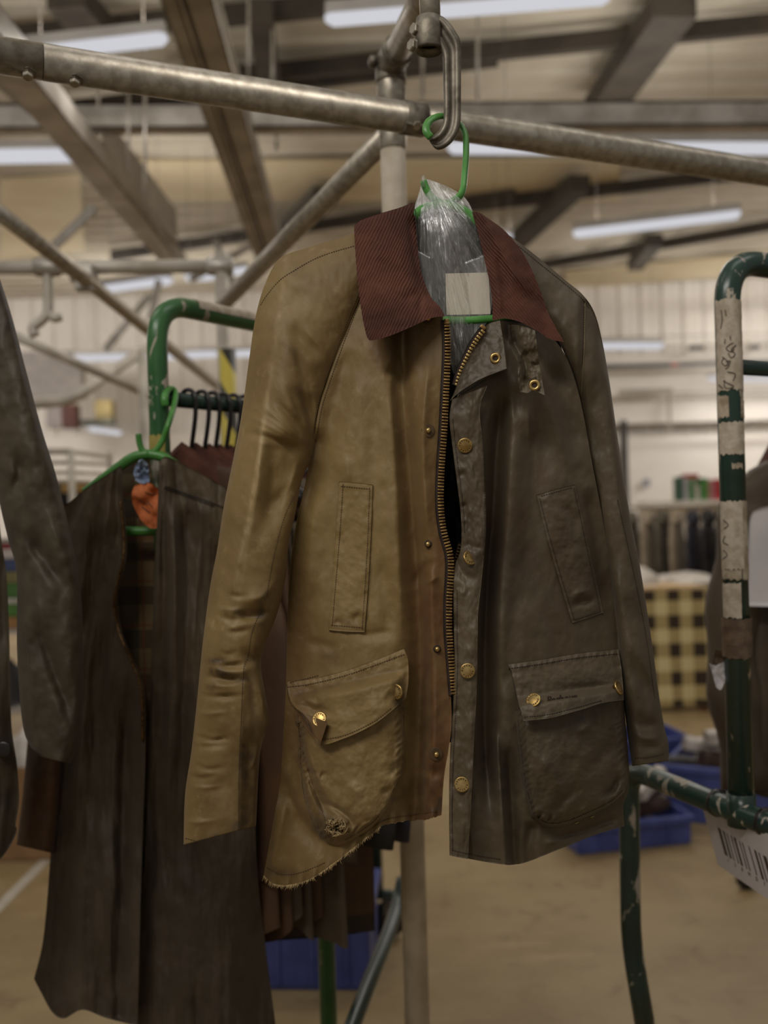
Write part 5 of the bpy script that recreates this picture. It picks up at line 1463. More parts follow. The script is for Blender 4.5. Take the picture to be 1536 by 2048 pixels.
D = D + folds(X, Y, [([(225, 980), (190, 1200), (165, 1450), (150, 1700)], 14, 22, -.020, (.1, .2)), ([(240, 1060), (222, 1300), (215, 1500)], 10, 16, -.014, (.2, .3)), ([(205, 1040), (170, 1300)], 14, 14, .016, (.2, .3)), ([(262, 1350), (250, 1600), (240, 2030)], 14, 20, .022, (.2, 0)), ([(180, 1600), (165, 1800), (160, 2020)], 16, 20, -.016, (.2, 0))])
cfl = sheet('front_panel', X, Y, D, .003, M['coat'], ct, M['plaid'], tone_coat(X, Y))
X, Y = coons([(318, 924), (336, 914), (400, 946), (465, 984), (530, 1030)], [(272, 2052), (400, 2078), (480, 2078), (553, 2062)],
             [(318, 924), (316, 1000), (311, 1100), (305, 1250), (298, 1450), (293, 1650), (282, 1850), (272, 2052)],
             [(530, 1030), (522, 1200), (515, 1400), (510, 1600), (515, 1750), (532, 1900), (553, 2062)], 130, 260)
D = 1.605 + .05 * ((X - 330) / 200.) ** 2 + drape(X, Y, 330, 820, 71, 15)
D = D + folds(X, Y, [([(345, 985), (350, 1200), (340, 1450), (335, 1700)], 12, 18, -.018, (.1, .2)), ([(400, 990), (395, 1150), (380, 1350)], 14, 16, -.012, (.1, .3)), ([(370, 1000), (372, 1300), (362, 1600)], 12, 14, .016, (.1, .2)), ([(322, 930), (318, 1100), (308, 1300), (300, 1600)], 6, 10, -.010, (0, .2))])
cfr = sheet('front_panel', X, Y, D, .003, M['coat'], ct, M['plaid'], tone_coat(X, Y))
X, Y = coons([(170, 985), (245, 925), (290, 918), (335, 918), (480, 990)], [(110, 1960), (300, 1975), (520, 1980)], [(170, 985), (130, 1200), (115, 1600), (110, 1960)], [(480, 990), (510, 1300), (512, 1700), (520, 1980)], 50, 70)
u = np.linspace(-1, 1, 50)[None] * np.ones((70, 1))
sheet('back_panel', X, Y, 1.685 + .02 * (1 - u ** 2) + .012 * fbm(X / 60, Y / 200, 81), .003, M['plaid'], ct, M['coat'])
sleeve_tube('sleeve', [(122, 1010), (98, 1100), (76, 1250), (62, 1400), (46, 1580), (33, 1690)], [(160, 1000), (150, 1150), (138, 1300), (128, 1480), (118, 1600), (108, 1707)], [(0, 1.68), (1, 1.67)], [(0, 1.68), (1, 1.67)], [(0, .03), (.2, .055), (1, .05)], 120, 50, M['coat_rust'], ct, (), M['lining'], None, 83, .012)
sleeve_tube('sleeve', [(470, 980), (490, 1150), (500, 1400), (505, 1600)], [(540, 1030), (560, 1200), (570, 1400), (560, 1620)], [(0, 1.70), (1, 1.72)], [(0, 1.72), (1, 1.74)], [(0, .03), (.2, .055), (1, .05)], 100, 50, M['coat'], ct, (), M['lining'], None, 84, .012)
cc = Caster([cfl, cfr])
zpts = [cc.hit(x - 5, y)[0] for x, y in crs([(246, 1000), (252, 1060), (253, 1110), (240, 1170), (234, 1210), (246, 1270), (268, 1320), (288, 1380), (291, 1480)], 60)]
zpts = [q - CF * .002 for q in zpts if q is not None]
tube('zip', zpts, .0026, M['brass_dark'], ct, 8)
stl = [[(330, 972), (380, 990), (430, 1008), (480, 1030)], [(328, 976), (378, 994), (428, 1012)]]
m = MB()
for poly in stl:
    pts = [cc.hit(*q)[0] for q in crs(poly, 24)]
    m.add(*tube_g([q - CF * .001 for q in pts if q is not None], .0011, 5))
o = m.build('yoke_seam', M['thread_black'], ct, True); o['kind'] = 'stuff'
h2 = thing('clothes_hanger', 'green plastic hanger in the neck of the long brown coat', 'hanger', P(296, 1062, 1.66))
GD = 1.655
tube('hook', pth([(331, 812, 1.70), (329, 796, 1.70), (334, 781, 1.715), (344, 777, 1.73), (351, 788, 1.73), (348, 812, 1.70), (338, 845, GD), (327, 876, GD), (314, 898, GD), (299, 906, GD), (285, 901, GD), (279, 885, GD), (277, 868, GD)], 80), .0066, M['green_plastic'], h2, 10, .75)
tube('arm', pth([(297, 908, GD), (268, 914, GD), (240, 932, GD), (170, 985, GD)]), .0085, M['green_plastic'], h2, 10)
tube('arm', pth([(297, 908, GD), (325, 914, GD), (350, 930, GD), (440, 985, GD)]), .0085, M['green_plastic'], h2, 10)
tube('bar', pth([(180, 1050, GD), (240, 1061, GD), (330, 1061, GD), (430, 1050, GD)]), .0078, M['green_plastic'], h2, 10)
M['orange'] = plain('orange_tag_paper', srgb(206, 118, 66), srgb(186, 98, 50), .8, scale=50)
M['blue_cloth'] = plain('pale_blue_cloth', srgb(150, 166, 190), srgb(126, 142, 170), .85, scale=40, fine=60, bumps=.6, bdist=.003)
X, Y = coons([(268, 972), (285, 966), (300, 966), (312, 974)], [(282, 1040), (296, 1054), (310, 1057), (318, 1050)], [(268, 972), (263, 990), (267, 1012), (282, 1040)], [(312, 974), (325, 982), (325, 1005), (318, 1050)], 24, 24)
tg = sheet('orange_tag', X, Y, 1.61 + .014 * fbm(X / 26, Y / 30, 3), .001, M['orange'], None); tag(tg, 'crumpled orange paper tag hanging in the neck of the long brown coat', 'tag')
m = MB(); ctg = Caster([tg])
for poly in [[(290, 985), (304, 990), (312, 988)], [(278, 1000), (296, 1010)], [(284, 1014), (300, 1026)], [(296, 1004), (306, 1016)]]:
    m.add(*tube_g([ctg.hit(*q)[0] - CF * .0006 for q in crs(poly, 8)], .0008, 5))
o = m.build('tag_marks', M['ink'], tg, True); o['kind'] = 'stuff'
X, Y = coons([(272, 928), (282, 918), (294, 924)], [(270, 960), (284, 968), (299, 964)], [(272, 928), (267, 944), (270, 960)], [(294, 924), (298, 944), (299, 964)], 24, 24)
bl = sheet('cloth_scrap', X, Y, 1.612 + .02 * fbm(X / 12, Y / 14, 5), .0015, M['blue_cloth'], None); tag(bl, 'pale blue cloth scrap tied above the orange tag', 'cloth')

# --- dark olive coat at the left edge
oc = thing('olive_coat', 'dark olive coat cut by the left edge, sleeve hanging in front', 'coat', P(-40, 1720, 1.42))
OL = [(-60, 500), (-46, 700), (-26, 880), (0, 1010), (16, 1078), (33, 1150), (34, 1300), (44, 1440), (60, 1492), (84, 1514)]
OR = [(-20, 500), (20, 620), (52, 740), (84, 860), (112, 950), (140, 1065), (158, 1160), (166, 1260), (165, 1400), (158, 1480), (140, 1528)]
olf = [([(20, 900), (40, 940), (20, 1000)], 8, 14, .012), ([(40, 1050), (90, 1120), (140, 1200)], 10, 16, .014), ([(60, 1200), (110, 1340), (150, 1470)], 10, 18, .018), ([(44, 1180), (60, 1330), (66, 1480)], 6, 10, -.010), ([(60, 1150), (100, 1280), (146, 1400)], 12, 10, -.010), ([(90, 1000), (120, 1100)], 10, 12, -.006)]
def tone_ol(X, Y):  # darker lower down, paler at mid sleeve, broken by noise
    a = np.zeros(X.shape + (3,)); n2 = np.clip(.5 + fbm(X / 18, Y / 40, 153) * 1.6, 0, 1)
    a[..., 0] = np.clip((Y - 1200) / 700., 0, .4) * n2 + .1
    a[..., 2] = np.clip(.25 * np.exp(-((Y - 1000) / 250.) ** 2) * n2, 0, .4)
    return a
sleeve_tube('sleeve', OL, OR, [(0, 1.42), (.4, 1.40), (1, 1.38)], [(0, 1.40), (.4, 1.38), (1, 1.37)], [(0, .04), (.3, .06), (1, .05)], 240, 90, M['coat_olive'], oc, olf, M['lining'], tone_ol, 93, .008)
X, Y = coons([(-280, 520), (-150, 500), (-40, 510)], [(-300, 1780), (-150, 1770), (2, 1718)], [(-280, 520), (-300, 1100), (-300, 1780)], [(-40, 510), (-24, 800), (-8, 980), (3, 1080), (13, 1150), (18, 1250), (20, 1330), (23, 1450), (34, 1530), (38, 1600), (31, 1650), (34, 1662), (20, 1692), (2, 1718)], 60, 160)
sheet('front_panel', X, Y, 1.46 + .03 * ((X + 120) / 150.) ** 2 + .02 * fbm(X / 40, Y / 200, 95), .003, M['coat_olive'], oc, M['lining'], tone_ol(X, Y))
sheet('back_panel', X - 4, Y, 1.56 - .05 * ((X + 120) / 150.) ** 2 + .02 * fbm(X / 40, Y / 200, 97), .003, M['coat_olive'], oc, M['lining'])
v, f = lathe_g(P(8, 1498, 1.468), -CF, [(.012, 0), (.012, .003), (.009, .004), (.002, .0035)], 16); obj('button', v, f, M['black_plastic'], oc, True)

# --- generic coat for the rails
def hang_coat(name, label, neck, dirv, L, hw, mat, cmat, seed, group=None, cat='coat', sleeve_len=.58, res=1, thin=1.0, cs=1.0, droop=0.0):
    neck = Vector(neck); dv = Vector(dirv).normalized(); nv_ = Vector((-dv.y, dv.x, 0))
    root = thing(name, label, cat, neck - Vector((0, 0, L)), group)
    rg = np.random.RandomState(seed); nt_, nr = int(40 * res), int(34 * res)
    ph = rg.rand(6) * 6
    v = []; vs_ = np.linspace(0, 1, nr)
    W = np.interp(vs_, [0, .03, .08, .3, 1], [.075, .15, hw, hw * .98, hw * 1.1]); T = np.interp(vs_, [0, .04, .1, .3, 1], [.05, .05, .05, .075, .095])
    dz = np.interp(vs_, [0, .03, .08, 1], [0, .025, .075, L])
    for i in range(nr):
        for k in range(nt_):
            a = 2 * PI * k / nt_; c, s = math.cos(a), math.sin(a)
            g = 1 + vs_[i] * .22 * math.sin(a * 7 + ph[0] + vs_[i] * 2) + vs_[i] * .14 * math.sin(a * 11 + ph[1])
            q = neck + dv * (math.copysign(abs(c) ** .8, c) * W[i]) + nv_ * (math.copysign(abs(s) ** .9, s) * T[i] * thin * g) - Vector((0, 0, dz[i] + .02 * vs_[i] * math.sin(a * 2 + ph[2])))
            v.append(q)
    f = [(i * nt_ + k, i * nt_ + (k + 1) % nt_, (i + 1) * nt_ + (k + 1) % nt_, (i + 1) * nt_ + k) for i in range(nr - 1) for k in range(nt_)]
    obj('body', v, f, mat, root, True)
    for s in (-1, 1):
        p0 = neck + dv * (s * (hw - .045)) - Vector((0, 0, .115)); p1 = p0 + dv * (s * .06) - Vector((0, 0, sleeve_len * .5)) - nv_ * .02 * thin; p2 = p0 + dv * (s * .05) - Vector((0, 0, sleeve_len)) - nv_ * .05 * thin
        pa = smooth_path([p0, p1, p2], 16)
        vv, ff = tube_g(pa, [.062 + .006 * math.sin(i * 1.3 + ph[3]) - .0008 * i for i in range(16)], 16, True, .85 * thin, upv=dv)
        obj('sleeve', vv, ff, mat, root, True)
    # turned-down collar: two leaves round the neck
    n = 26
    for s in (-1, 1):
        v = []
        for i in range(n):
            a = -PI / 2 + s * PI * i / (n - 1)
            c, sn = math.cos(a), -math.sin(a)
            opn = .5 - .5 * math.cos(PI * i / (n - 1)); dp = Vector((0, 0, -droop * abs(c)))
            base = neck + dv * (c * .072 * cs) + nv_ * (-sn * .06 * thin * cs)
            out = (dv * c + nv_ * (-sn) * thin) * cs
            v += [base + dp + Vector((0, 0, -.02)), base + dp + out * .004 + Vector((0, 0, .045)), base + dp * 1.4 + out * .03 + Vector((0, 0, .03)), base + dp * 1.8 + out * (.055 + .02 * opn) + Vector((0, 0, -.035 - .035 * (1 - opn)))]
        f = [(4 * i + j, 4 * i + j + 1, 4 * i + j + 5, 4 * i + j + 4) for i in range(n - 1) for j in range(3)]
        obj('collar', v, f, cmat, root, True)
    return root
def rail_hanger(label, top, dirv, mat, group, drop=.105):
    top = Vector(top); dv = Vector(dirv).normalized(); nv_ = Vector((-dv.y, dv.x, 0))
    root = thing('clothes_hanger', label, 'hanger', top - Vector((0, 0, drop + .1)), group)
    r = .020
    pts = [top + dv * (r * math.cos(a)) + Vector((0, 0, r * math.sin(a))) for a in np.linspace(PI * 1.15, 0, 9)]
    pts += [top + dv * r * .9 - Vector((0, 0, .03)), top + dv * r * .4 - Vector((0, 0, .075)), top - Vector((0, 0, drop))]
    tube('hook', smooth_path(pts, 36), .0042, mat, root, 8)
    for s in (-1, 1):
        tube('arm', smooth_path([top - Vector((0, 0, drop)), top + dv * (s * .06) - Vector((0, 0, drop + .012)), top + dv * (s * .19) - Vector((0, 0, drop + .075))], 14), .006, mat, root, 8)
    return root
def rail_at(px):
    return min((Vector((A.x, A.y, rz)) + dr * (k * .0015) for k in range(0, 700)), key=lambda q: abs(768 + FPX * (q - CAMLOC).dot(CR) / (q - CAMLOC).dot(CF) - px))
cm = [(376, 'coat_rust', 'cord', .80, .17, 'rust-brown coat, first behind the long brown coat on the green trolley'), (402, 'coat_rust', 'cord_dark', .81, .17, 'rust-brown coat, second on the green trolley rail'), (424, 'coat', 'cord', .80, .17, 'dark brown coat, third on the green trolley rail'),
      (446, 'coat', 'cord', .82, .17, 'dark brown coat, fourth on the green trolley rail'), (466, 'coat_rust', 'cord_dark', .82, .17, 'rust-brown coat, fifth on the green trolley rail'), (486, 'coat', 'cord_dark', .84, .20, 'dark brown coat, sixth on the green trolley rail'),
      (516, 'coat_rust', 'cord_dark', .84, .22, 'wide rust-brown coat showing below the tan jacket hem'), (548, 'coat_black', 'cord_dark', .70, .22, 'short black coat beside the post below the tan hem'), (580, 'coat_navy', 'cord_dark', .66, .22, 'short navy coat nearest the post below the tan hem')]
for i, (px, mt, cmt, L, hw, lb) in enumerate(cm):
    q = rail_at(px)
    sdir = Vector((.80, -.60, 0)) if i != 6 else Vector((.93, -.37, 0))
    hang_coat('waxed_coat', lb, q - Vector((0, 0, .118)), sdir, L, hw, M[mt], M[cmt], 40 + i, 'coats on the green trolley', thin=.28 if i < 6 else .34, cs=.95, droop=.04)
    rail_hanger('black plastic hanger of the ' + lb.split(',')[0].split(' showing')[0].split(' beside')[0].split(' nearest')[0] + (', hook %s from the left' % ['first', 'second', 'third', 'fourth', 'fifth', 'sixth', 'seventh', 'eighth', 'ninth'][i]), q, sdir, M['black_plastic'], 'black hangers on the green trolley')

# wide brown coat behind the tan hem
wc = bpy.data.objects['waxed_coat.006']
for o in list(wc.children): bpy.data.objects.remove(o)
X, Y = coons([(560, 985), (620, 950), (690, 985)], [(508, 1884), (600, 1878), (690, 1870), (750, 1862)], [(560, 985), (520, 1060), (510, 1400), (508, 1884)], [(690, 985), (735, 1060), (742, 1400), (750, 1862)], 60, 160)
u = np.linspace(-1, 1, 60)[None] * np.ones((160, 1))
q6 = rail_at(516)
Dm = q6.y - .03
D = Dm - .03 * (1 - u ** 2) + .012 * fbm(X / 50, Y / 500, 61) + .003 * fbm(X / 20, Y / 40, 63)
at = np.zeros(X.shape + (3,)); at[..., 0] = np.clip((Y - 1845 + (X - 508) * .09) / 4., 0, 1) * .8
sheet('front_panel', X, Y, D, .003, M['coat_rust'], wc, M['lining'], at)
sheet('back_panel', X, Y, Dm + .012 + .03 * (1 - u ** 2), .003, M['coat_rust'], wc, M['lining'])
X, Y = coons([(590, 965), (620, 940), (655, 965)], [(575, 1030), (620, 1010), (680, 1030)], [(590, 965), (575, 1030)], [(655, 965), (680, 1030)], 16, 10)
sheet('collar', X, Y, np.full(X.shape, Dm - .045), .004, M['cord_dark'], wc)

# --- coat on the dark green trolley at the right edge
rc = hang_coat('dark_coat', 'dark brown coat with a white sheet pinned on it, cut by the right edge', P(1640, 905, 2.15), (1, .15, 0), .72, .21, M['coat'], M['cord_dark'], 77, None, res=1.5)
X, Y = coons([(1506, 1022), (1540, 1012), (1620, 1008)], [(1495, 1212), (1540, 1213), (1625, 1213)], [(1506, 1022), (1499, 1045), (1496, 1120), (1495, 1212)], [(1620, 1008), (1622, 1100), (1625, 1213)], 20, 20)
sh = sheet('paper_sheet', X, Y, 2.00 + .02 * ((X - 1560) / 60.) ** 2, .001, M['paper_white'], None); tag(sh, 'white paper sheet on the dark coat at the right edge', 'paper')
rail_hanger('black plastic hanger of the coat at the right edge', P(1640, 845, 2.15), (1, .15, 0), M['black_plastic'], None, .07)

# ------------------------------------------------------------------ background tube frame on the left
V2 = P(443, 530, 3.1)
f2 = thing('tube_frame', 'pale tube frame with a hook behind the bright green trolley bend', 'frame', (V2.x, V2.y, 0))
M['tube_pale'] = plain('pale_tube', srgb(196, 188, 176), srgb(172, 163, 150), .5, .2, scale=9)
tube('post', [(V2.x, V2.y, 0), (V2.x, V2.y, P(443, 505, 3.1).z)], .0215, M['tube_pale'], f2, 18)
tube('rail', [P(-60, 536, 3.1), P(450, 532, 3.1)], .0215, M['tube_pale'], f2, 18)
tube('brace', [P(-40, 396, 2.5), P(180, 566, 3.0), P(330, 688, 3.9), P(450, 785, 5.0)], .0215, M['galv'], f2, 16)
tube('brace', [P(30, 672, 3.8), P(300, 790, 4.3)], .0185, M['tube_pale'], f2, 14)
for (x, y, d) in ((168, 548, 3.08), (440, 532, 3.1), (95, 534, 3.1)):
    c = P(x, y, d); vv, ff = lathe_g(c - CR * .04, CR, [(.024, 0), (.030, .006), (.030, .074), (.024, .08)], 16); obj('clamp', vv, ff, M['steel_pale'], f2, True)
vv, ff = box_g(P(170, 556, 3.0), .028, .02, .04, (CR, CF, CU), .006); obj('clamp_plate', vv, ff, M['steel_pale'], f2, False)
tube('hook', pth([(95, 535, 3.1), (96, 580, 3.1), (96, 622, 3.1), (84, 640, 3.1), (66, 656, 3.1), (70, 672, 3.1)], 30), .016, M['tube_pale'], f2, 12)
tube('hook', pth([(96, 622, 3.1), (108, 636, 3.1), (122, 634, 3.1)], 14), .014, M['tube_pale'], f2, 12)
def mat_hazard():
    m, nt, b = mat_new('hazard_tape')
    tc = nt.nodes.new('ShaderNodeTexCoord'); sx = nt.nodes.new('ShaderNodeSeparateXYZ'); nt.links.new(tc.outputs['Object'], sx.inputs[0])
    k = math_n(nt, 'LESS_THAN', math_n(nt, 'FRACT', math_n(nt, 'ADD', math_n(nt, 'MULTIPLY', sx.outputs[2], 5.2), math_n(nt, 'MULTIPLY', sx.outputs[0], 9.0))), .55)
    nt.links.new(mixc(nt, k, srgb(44, 40, 36), srgb(190, 172, 70)), b.inputs['Base Color']); b.inputs['Roughness'].default_value = .5
    return m
M['hazard'] = mat_hazard()
tube('hazard_wrap', [(V2.x + .012, V2.y - .01, 1.2), (V2.x + .012, V2.y - .01, P(452, 700, 3.1).z)], .026, M['hazard'], f2, 16)
# second thin post and a hanging air duct
q = P(286, 770, 4.2)
o = tube('thin_post', [(q.x, q.y, 0), (q.x, q.y, P(286, 700, 4.2).z)], .020, M['tube_pale'], None, 14); tag(o, 'thin pale post standing behind the bright green trolley upright', 'post')
o = tube('air_hose', pth([(40, 808, 4.6), (80, 806, 4.6), (130, 800, 4.6), (170, 782, 4.6), (215, 750, 4.7), (300, 690, 5.0), (330, 660, 5.2)], 40), .026, M['tube_pale'], None, 14); tag(o, 'pale sagging hose crossing behind the left braces', 'hose')

# ------------------------------------------------------------------ crates and shoes
M['crate_blue'] = plain('blue_plastic', srgb(72, 82, 142), srgb(58, 67, 122), .45, scale=8)
def crate(label, c, rz, sx, sy, h, mat=None):
    root = thing('storage_crate', label, 'crate', c, 'blue storage crates')
    cs, sn = math.cos(rz), math.sin(rz)
    ax = (Vector((cs, sn, 0)), Vector((-sn, cs, 0)), Vector((0, 0, 1))); c = Vector(c); t = .006
    mat = mat or M['crate_blue']
    def bx(name, u, v_, w, a, b, d, bev=.002):
        vv, ff = box_g(c + ax[0] * u + ax[1] * v_ + ax[2] * w, a, b, d, ax, bev); return obj(name, vv, ff, mat, root, False)
    bx('base', 0, 0, .006, sx / 2 - .004, sy / 2 - .004, .005)
    for s in (-1, 1):
        w = bx('side_wall', s * (sx / 2 - t / 2), 0, h / 2 + .012, t / 2, sy / 2, h / 2); bx('end_wall', 0, s * (sy / 2 - t / 2), h / 2 + .012, sx / 2 - t, t / 2, h / 2)
        bx('rim', s * (sx / 2 + .006), 0, h - .006, .008, sy / 2 + .014, .014); bx('rim', 0, s * (sy / 2 + .006), h - .006, sx / 2 - .003, .008, .014)
        for k in (-.3, 0, .3):
            vv, ff = box_g(c + ax[0] * (k * sx) + ax[1] * (s * (sy / 2 + .004)) + ax[2] * (h / 2), .006, .004, h / 2 - .02, ax, .001); obj('rib', vv, ff, mat, root, False)
    return root, ax
M['shoe_brown'] = plain('brown_leather', srgb(70, 48, 38), srgb(50, 34, 28), .4, scale=20)
M['shoe_black'] = plain('black_leather', srgb(42, 34, 32), srgb(30, 25, 24), .35, scale=20)
M['shoe_pale'] = plain('pale_leather', srgb(214, 206, 198), srgb(168, 158, 150), .5, scale=20)
M['sole'] = plain('dark_sole', srgb(52, 38, 32), srgb(40, 30, 26), .7, scale=30)
def shoe(label, c, rz, mat, tilt=0.0, group=None, L=.28):
    root = thing('shoe', label, 'shoe', c, group)
    R = Matrix.Rotation(rz, 3, 'Z') @ Matrix.Rotation(tilt, 3, 'Y'); c = Vector(c)
    n, k = 18, 16
    def wd(t): return np.interp(t, [0, .08, .3, .55, .75, .92, 1], [.020, .032, .031, .036, .046, .036, .008]) * L / .28
    v = []
    for i in range(n):
        t = i / (n - 1); x = (t - .5) * L
        for j in range(k):
            a = 2 * PI * j / k; v.append(c + R @ Vector((x, math.cos(a) * wd(t), (.011 if math.sin(a) > 0 else 0) + (.018 if t < .25 else 0) * (0 if math.sin(a) > 0 else 0))))
    f = [(i * k + j, i * k + (j + 1) % k, (i + 1) * k + (j + 1) % k, (i + 1) * k + j) for i in range(n - 1) for j in range(k)] + [tuple(range(k)), tuple((n - 1) * k + j for j in range(k))]
    obj('sole', v, f, M['sole'], root, False)
    v = []
    for i in range(n):
        t = i / (n - 1); x = (t - .5) * L; h = np.interp(t, [0, .05, .35, .5, .7, .9, 1], [.06, .085, .085, .07, .055, .042, .015])
        for j in range(k):
            a = PI * j / (k - 1); op = 1 if t > .45 else .82
            z = .011 + math.sin(a) ** .7 * h; yy = math.cos(a) * wd(t) * .95
            if t < .42 and .25 < j / (k - 1) < .75: z = .011 + h * .55 + (0 if t > .04 else h * .4)
            v.append(c + R @ Vector((x, yy, z)))
    f = [(i * k + j, i * k + j + 1, (i + 1) * k + j + 1, (i + 1) * k + j) for i in range(n - 1) for j in range(k - 1)] + [tuple(range(k)), tuple((n - 1) * k + j for j in range(k))]
    obj('upper', v, f, mat, root, True)
    return root
rg = random.Random(3)
c1 = floor_at(1232, 1672); c1.z = 0
cr1, ax1 = crate('blue plastic crate full of shoes seen through the dark green trolley leg', c1, math.radians(12), .50, .36, .11)
spots = [(-.15, -.08, .05, 20, 'shoe_black', 0), (-.02, -.07, .06, 75, 'shoe_pale', .1), (.12, -.06, .07, 15, 'shoe_brown', -.2), (.15, .06, .10, 30, 'shoe_brown', .3), (.0, .06, .11, -20, 'shoe_pale', -.2), (-.14, .06, .08, 60, 'shoe_black', .1), (.10, 0, .19, 10, 'shoe_brown', .1), (.17, -.04, .17, 50, 'shoe_pale', -.3)]
wh = ['black shoe at the near left corner of the left shoe crate', 'pale shoe in the front middle of the left shoe crate', 'brown shoe at the near right of the left shoe crate', 'brown shoe at the far right of the left shoe crate', 'pale shoe at the back middle of the left shoe crate', 'black shoe at the back left of the left shoe crate', 'brown shoe topmost on the left shoe crate', 'pale shoe lying high at the right end of the left shoe crate']
for (u, v_, z, a, mt, ti), lb in zip(spots, wh):
    shoe(lb, c1 + ax1[0] * u * .9 + ax1[1] * v_ * .9 + Vector((0, 0, z + .03)), math.radians(a), M[mt], ti, 'shoes in the left crate', .25)
c2 = floor_at(1480, 1630); c2.z = 0
cr2, ax2 = crate('blue plastic crate with shoes behind the dark green trolley post', c2, math.radians(-28), .56, .40, .24)
spots = [(-.16, -.1, .2, -10, 'shoe_black', 0), (-.03, -.09, .22, 10, 'shoe_brown', .2), (.12, -.1, .2, 20, 'shoe_pale', -.1), (-.12, .08, .24, 0, 'shoe_pale', .15), (.1, .08, .25, -25, 'shoe_brown', -.1), (-.02, 0, .31, 15, 'shoe_pale', .05)]
wh = ['black shoe at the left end of the crate behind the trolley post', 'brown shoe in the front of the crate behind the trolley post', 'pale shoe at the right front of the crate behind the trolley post', 'pale shoe at the back of the crate behind the trolley post', 'brown shoe at the far right of the crate behind the trolley post', 'pale shoe topmost on the crate behind the trolley post']
for (u, v_, z, a, mt, ti), lb in zip(spots, wh):
    shoe(lb, c2 + ax2[0] * u + ax2[1] * v_ + Vector((0, 0, z)), math.radians(a), M[mt], ti, 'shoes in the right crate', .29)
c3 = floor_at(640, 1935); c3.z = 0
crate('blue plastic crate under the coats of the bright green trolley', c3, math.radians(-4), .34, .30, .24)
c4 = floor_at(1290, 1572); c4.z = 0
crate('blue plastic crate standing behind the shoe crate', c4, math.radians(8), .34, .30, .26)
# loose castor on the floor
q = floor_at(1492, 1778); lc = thing('loose_castor', 'small dark castor wheel on the floor below the barcode card', 'castor', (q.x, q.y, 0)); castor(lc, (q.x, q.y, 0), .035)

# ------------------------------------------------------------------ gingham table, garments and shelf at the back right
def mat_gingham():
    m, nt, b = mat_new('gingham_cloth')
    tc = nt.nodes.new('ShaderNodeTexCoord'); sx = nt.nodes.new('ShaderNodeSeparateXYZ'); nt.links.new(tc.outputs['Object'], sx.inputs[0])
    def st(o, ph, per=.165): return math_n(nt, 'LESS_THAN', math_n(nt, 'FRACT', math_n(nt, 'ADD', math_n(nt, 'MULTIPLY', o, 1 / per), ph)), .5)
    h = math_n(nt, 'ADD', sx.outputs[0], math_n(nt, 'MULTIPLY', sx.outputs[1], .9))
    a = st(h, .1); z = st(sx.outputs[2], .05, .19)
    k = math_n(nt, 'MULTIPLY', math_n(nt, 'ADD', a, z), .5)
    c = mixc(nt, ramp(nt, k, 0, 1), srgb(206, 190, 140), srgb(52, 40, 28))
    c = mixc(nt, math_n(nt, 'COMPARE', k, .5, .1), c, srgb(166, 146, 98))
    nt.links.new(c, b.inputs['Base Color']); b.inputs['Roughness'].default_value = .9
    return m
M['gingham'] = mat_gingham()
M['table_top'] = plain('pale_table_board', srgb(206, 176, 132), srgb(190, 158, 112), .6, scale=6)
M['wood'] = plain('orange_wood', srgb(150, 100, 56), srgb(126, 82, 46), .6, scale=6)
tD = 6.7
e0 = P(1215, 1178, tD); e1 = P(1424, 1172, tD - .05)
zt = (e0.z + e1.z) / 2
tb_ = thing('work_table', 'table with a black and cream gingham skirt beyond the dark sleeve', 'table', ((e0.x + e1.x) / 2, tD + .5, 0))
x0, x1, y0, y1 = e0.x - .5, e1.x, e0.y, e0.y + 1.1
# skewed top: recedes to the left
sk = -.30
top = [(x0, y0), (x1, y0), (x1 + sk, y1), (x0 + sk, y1)]
vv = [(a, b, z) for z in (zt - .03, zt) for (a, b) in top]
obj('tabletop', vv, [(0, 1, 2, 3), (4, 5, 6, 7), (0, 1, 5, 4), (1, 2, 6, 5), (2, 3, 7, 6), (3, 0, 4, 7)], M['table_top'], tb_, False)
for (a, b) in top: 
    v, f = box_g((a + (.05 if a < 0 else -.05), b + (.05 if b == y0 else -.05), zt / 2 - .016), .025, .025, zt / 2 - .016, None, .003); obj('leg', v, f, M['wood'], tb_, False)
n = 120; v = []
def per(t):
    pts = [Vector((x0, y0 - .012, 0)), Vector((x1 + .012, y0 - .012, 0)), Vector((x1 + sk + .012, y1, 0))]
    L1 = (pts[1] - pts[0]).length; L2 = (pts[2] - pts[1]).length; s = t * (L1 + L2)
    return pts[0].lerp(pts[1], s / L1) if s < L1 else pts[1].lerp(pts[2], (s - L1) / L2)
hz = P(1350, 1412, tD).z
for i in range(n):
    q = per(i / (n - 1)); w_ = .012 * math.sin(i * .9) + .008 * math.sin(i * .37)
    for k in range(10):
        z = zt - .02 + (max(hz, .03) - zt + .02) * k / 9
        v.append((q.x + w_ * k / 9 * .5, q.y - abs(w_) * k / 9, z))
obj('cloth_skirt', v, grid_faces(n, 10), M['gingham'], tb_, True)
M['white_cloth'] = plain('white_cloth', srgb(208, 200, 192), srgb(184, 176, 166), .9, scale=10, fine=30, bumps=.5, bdist=.01)
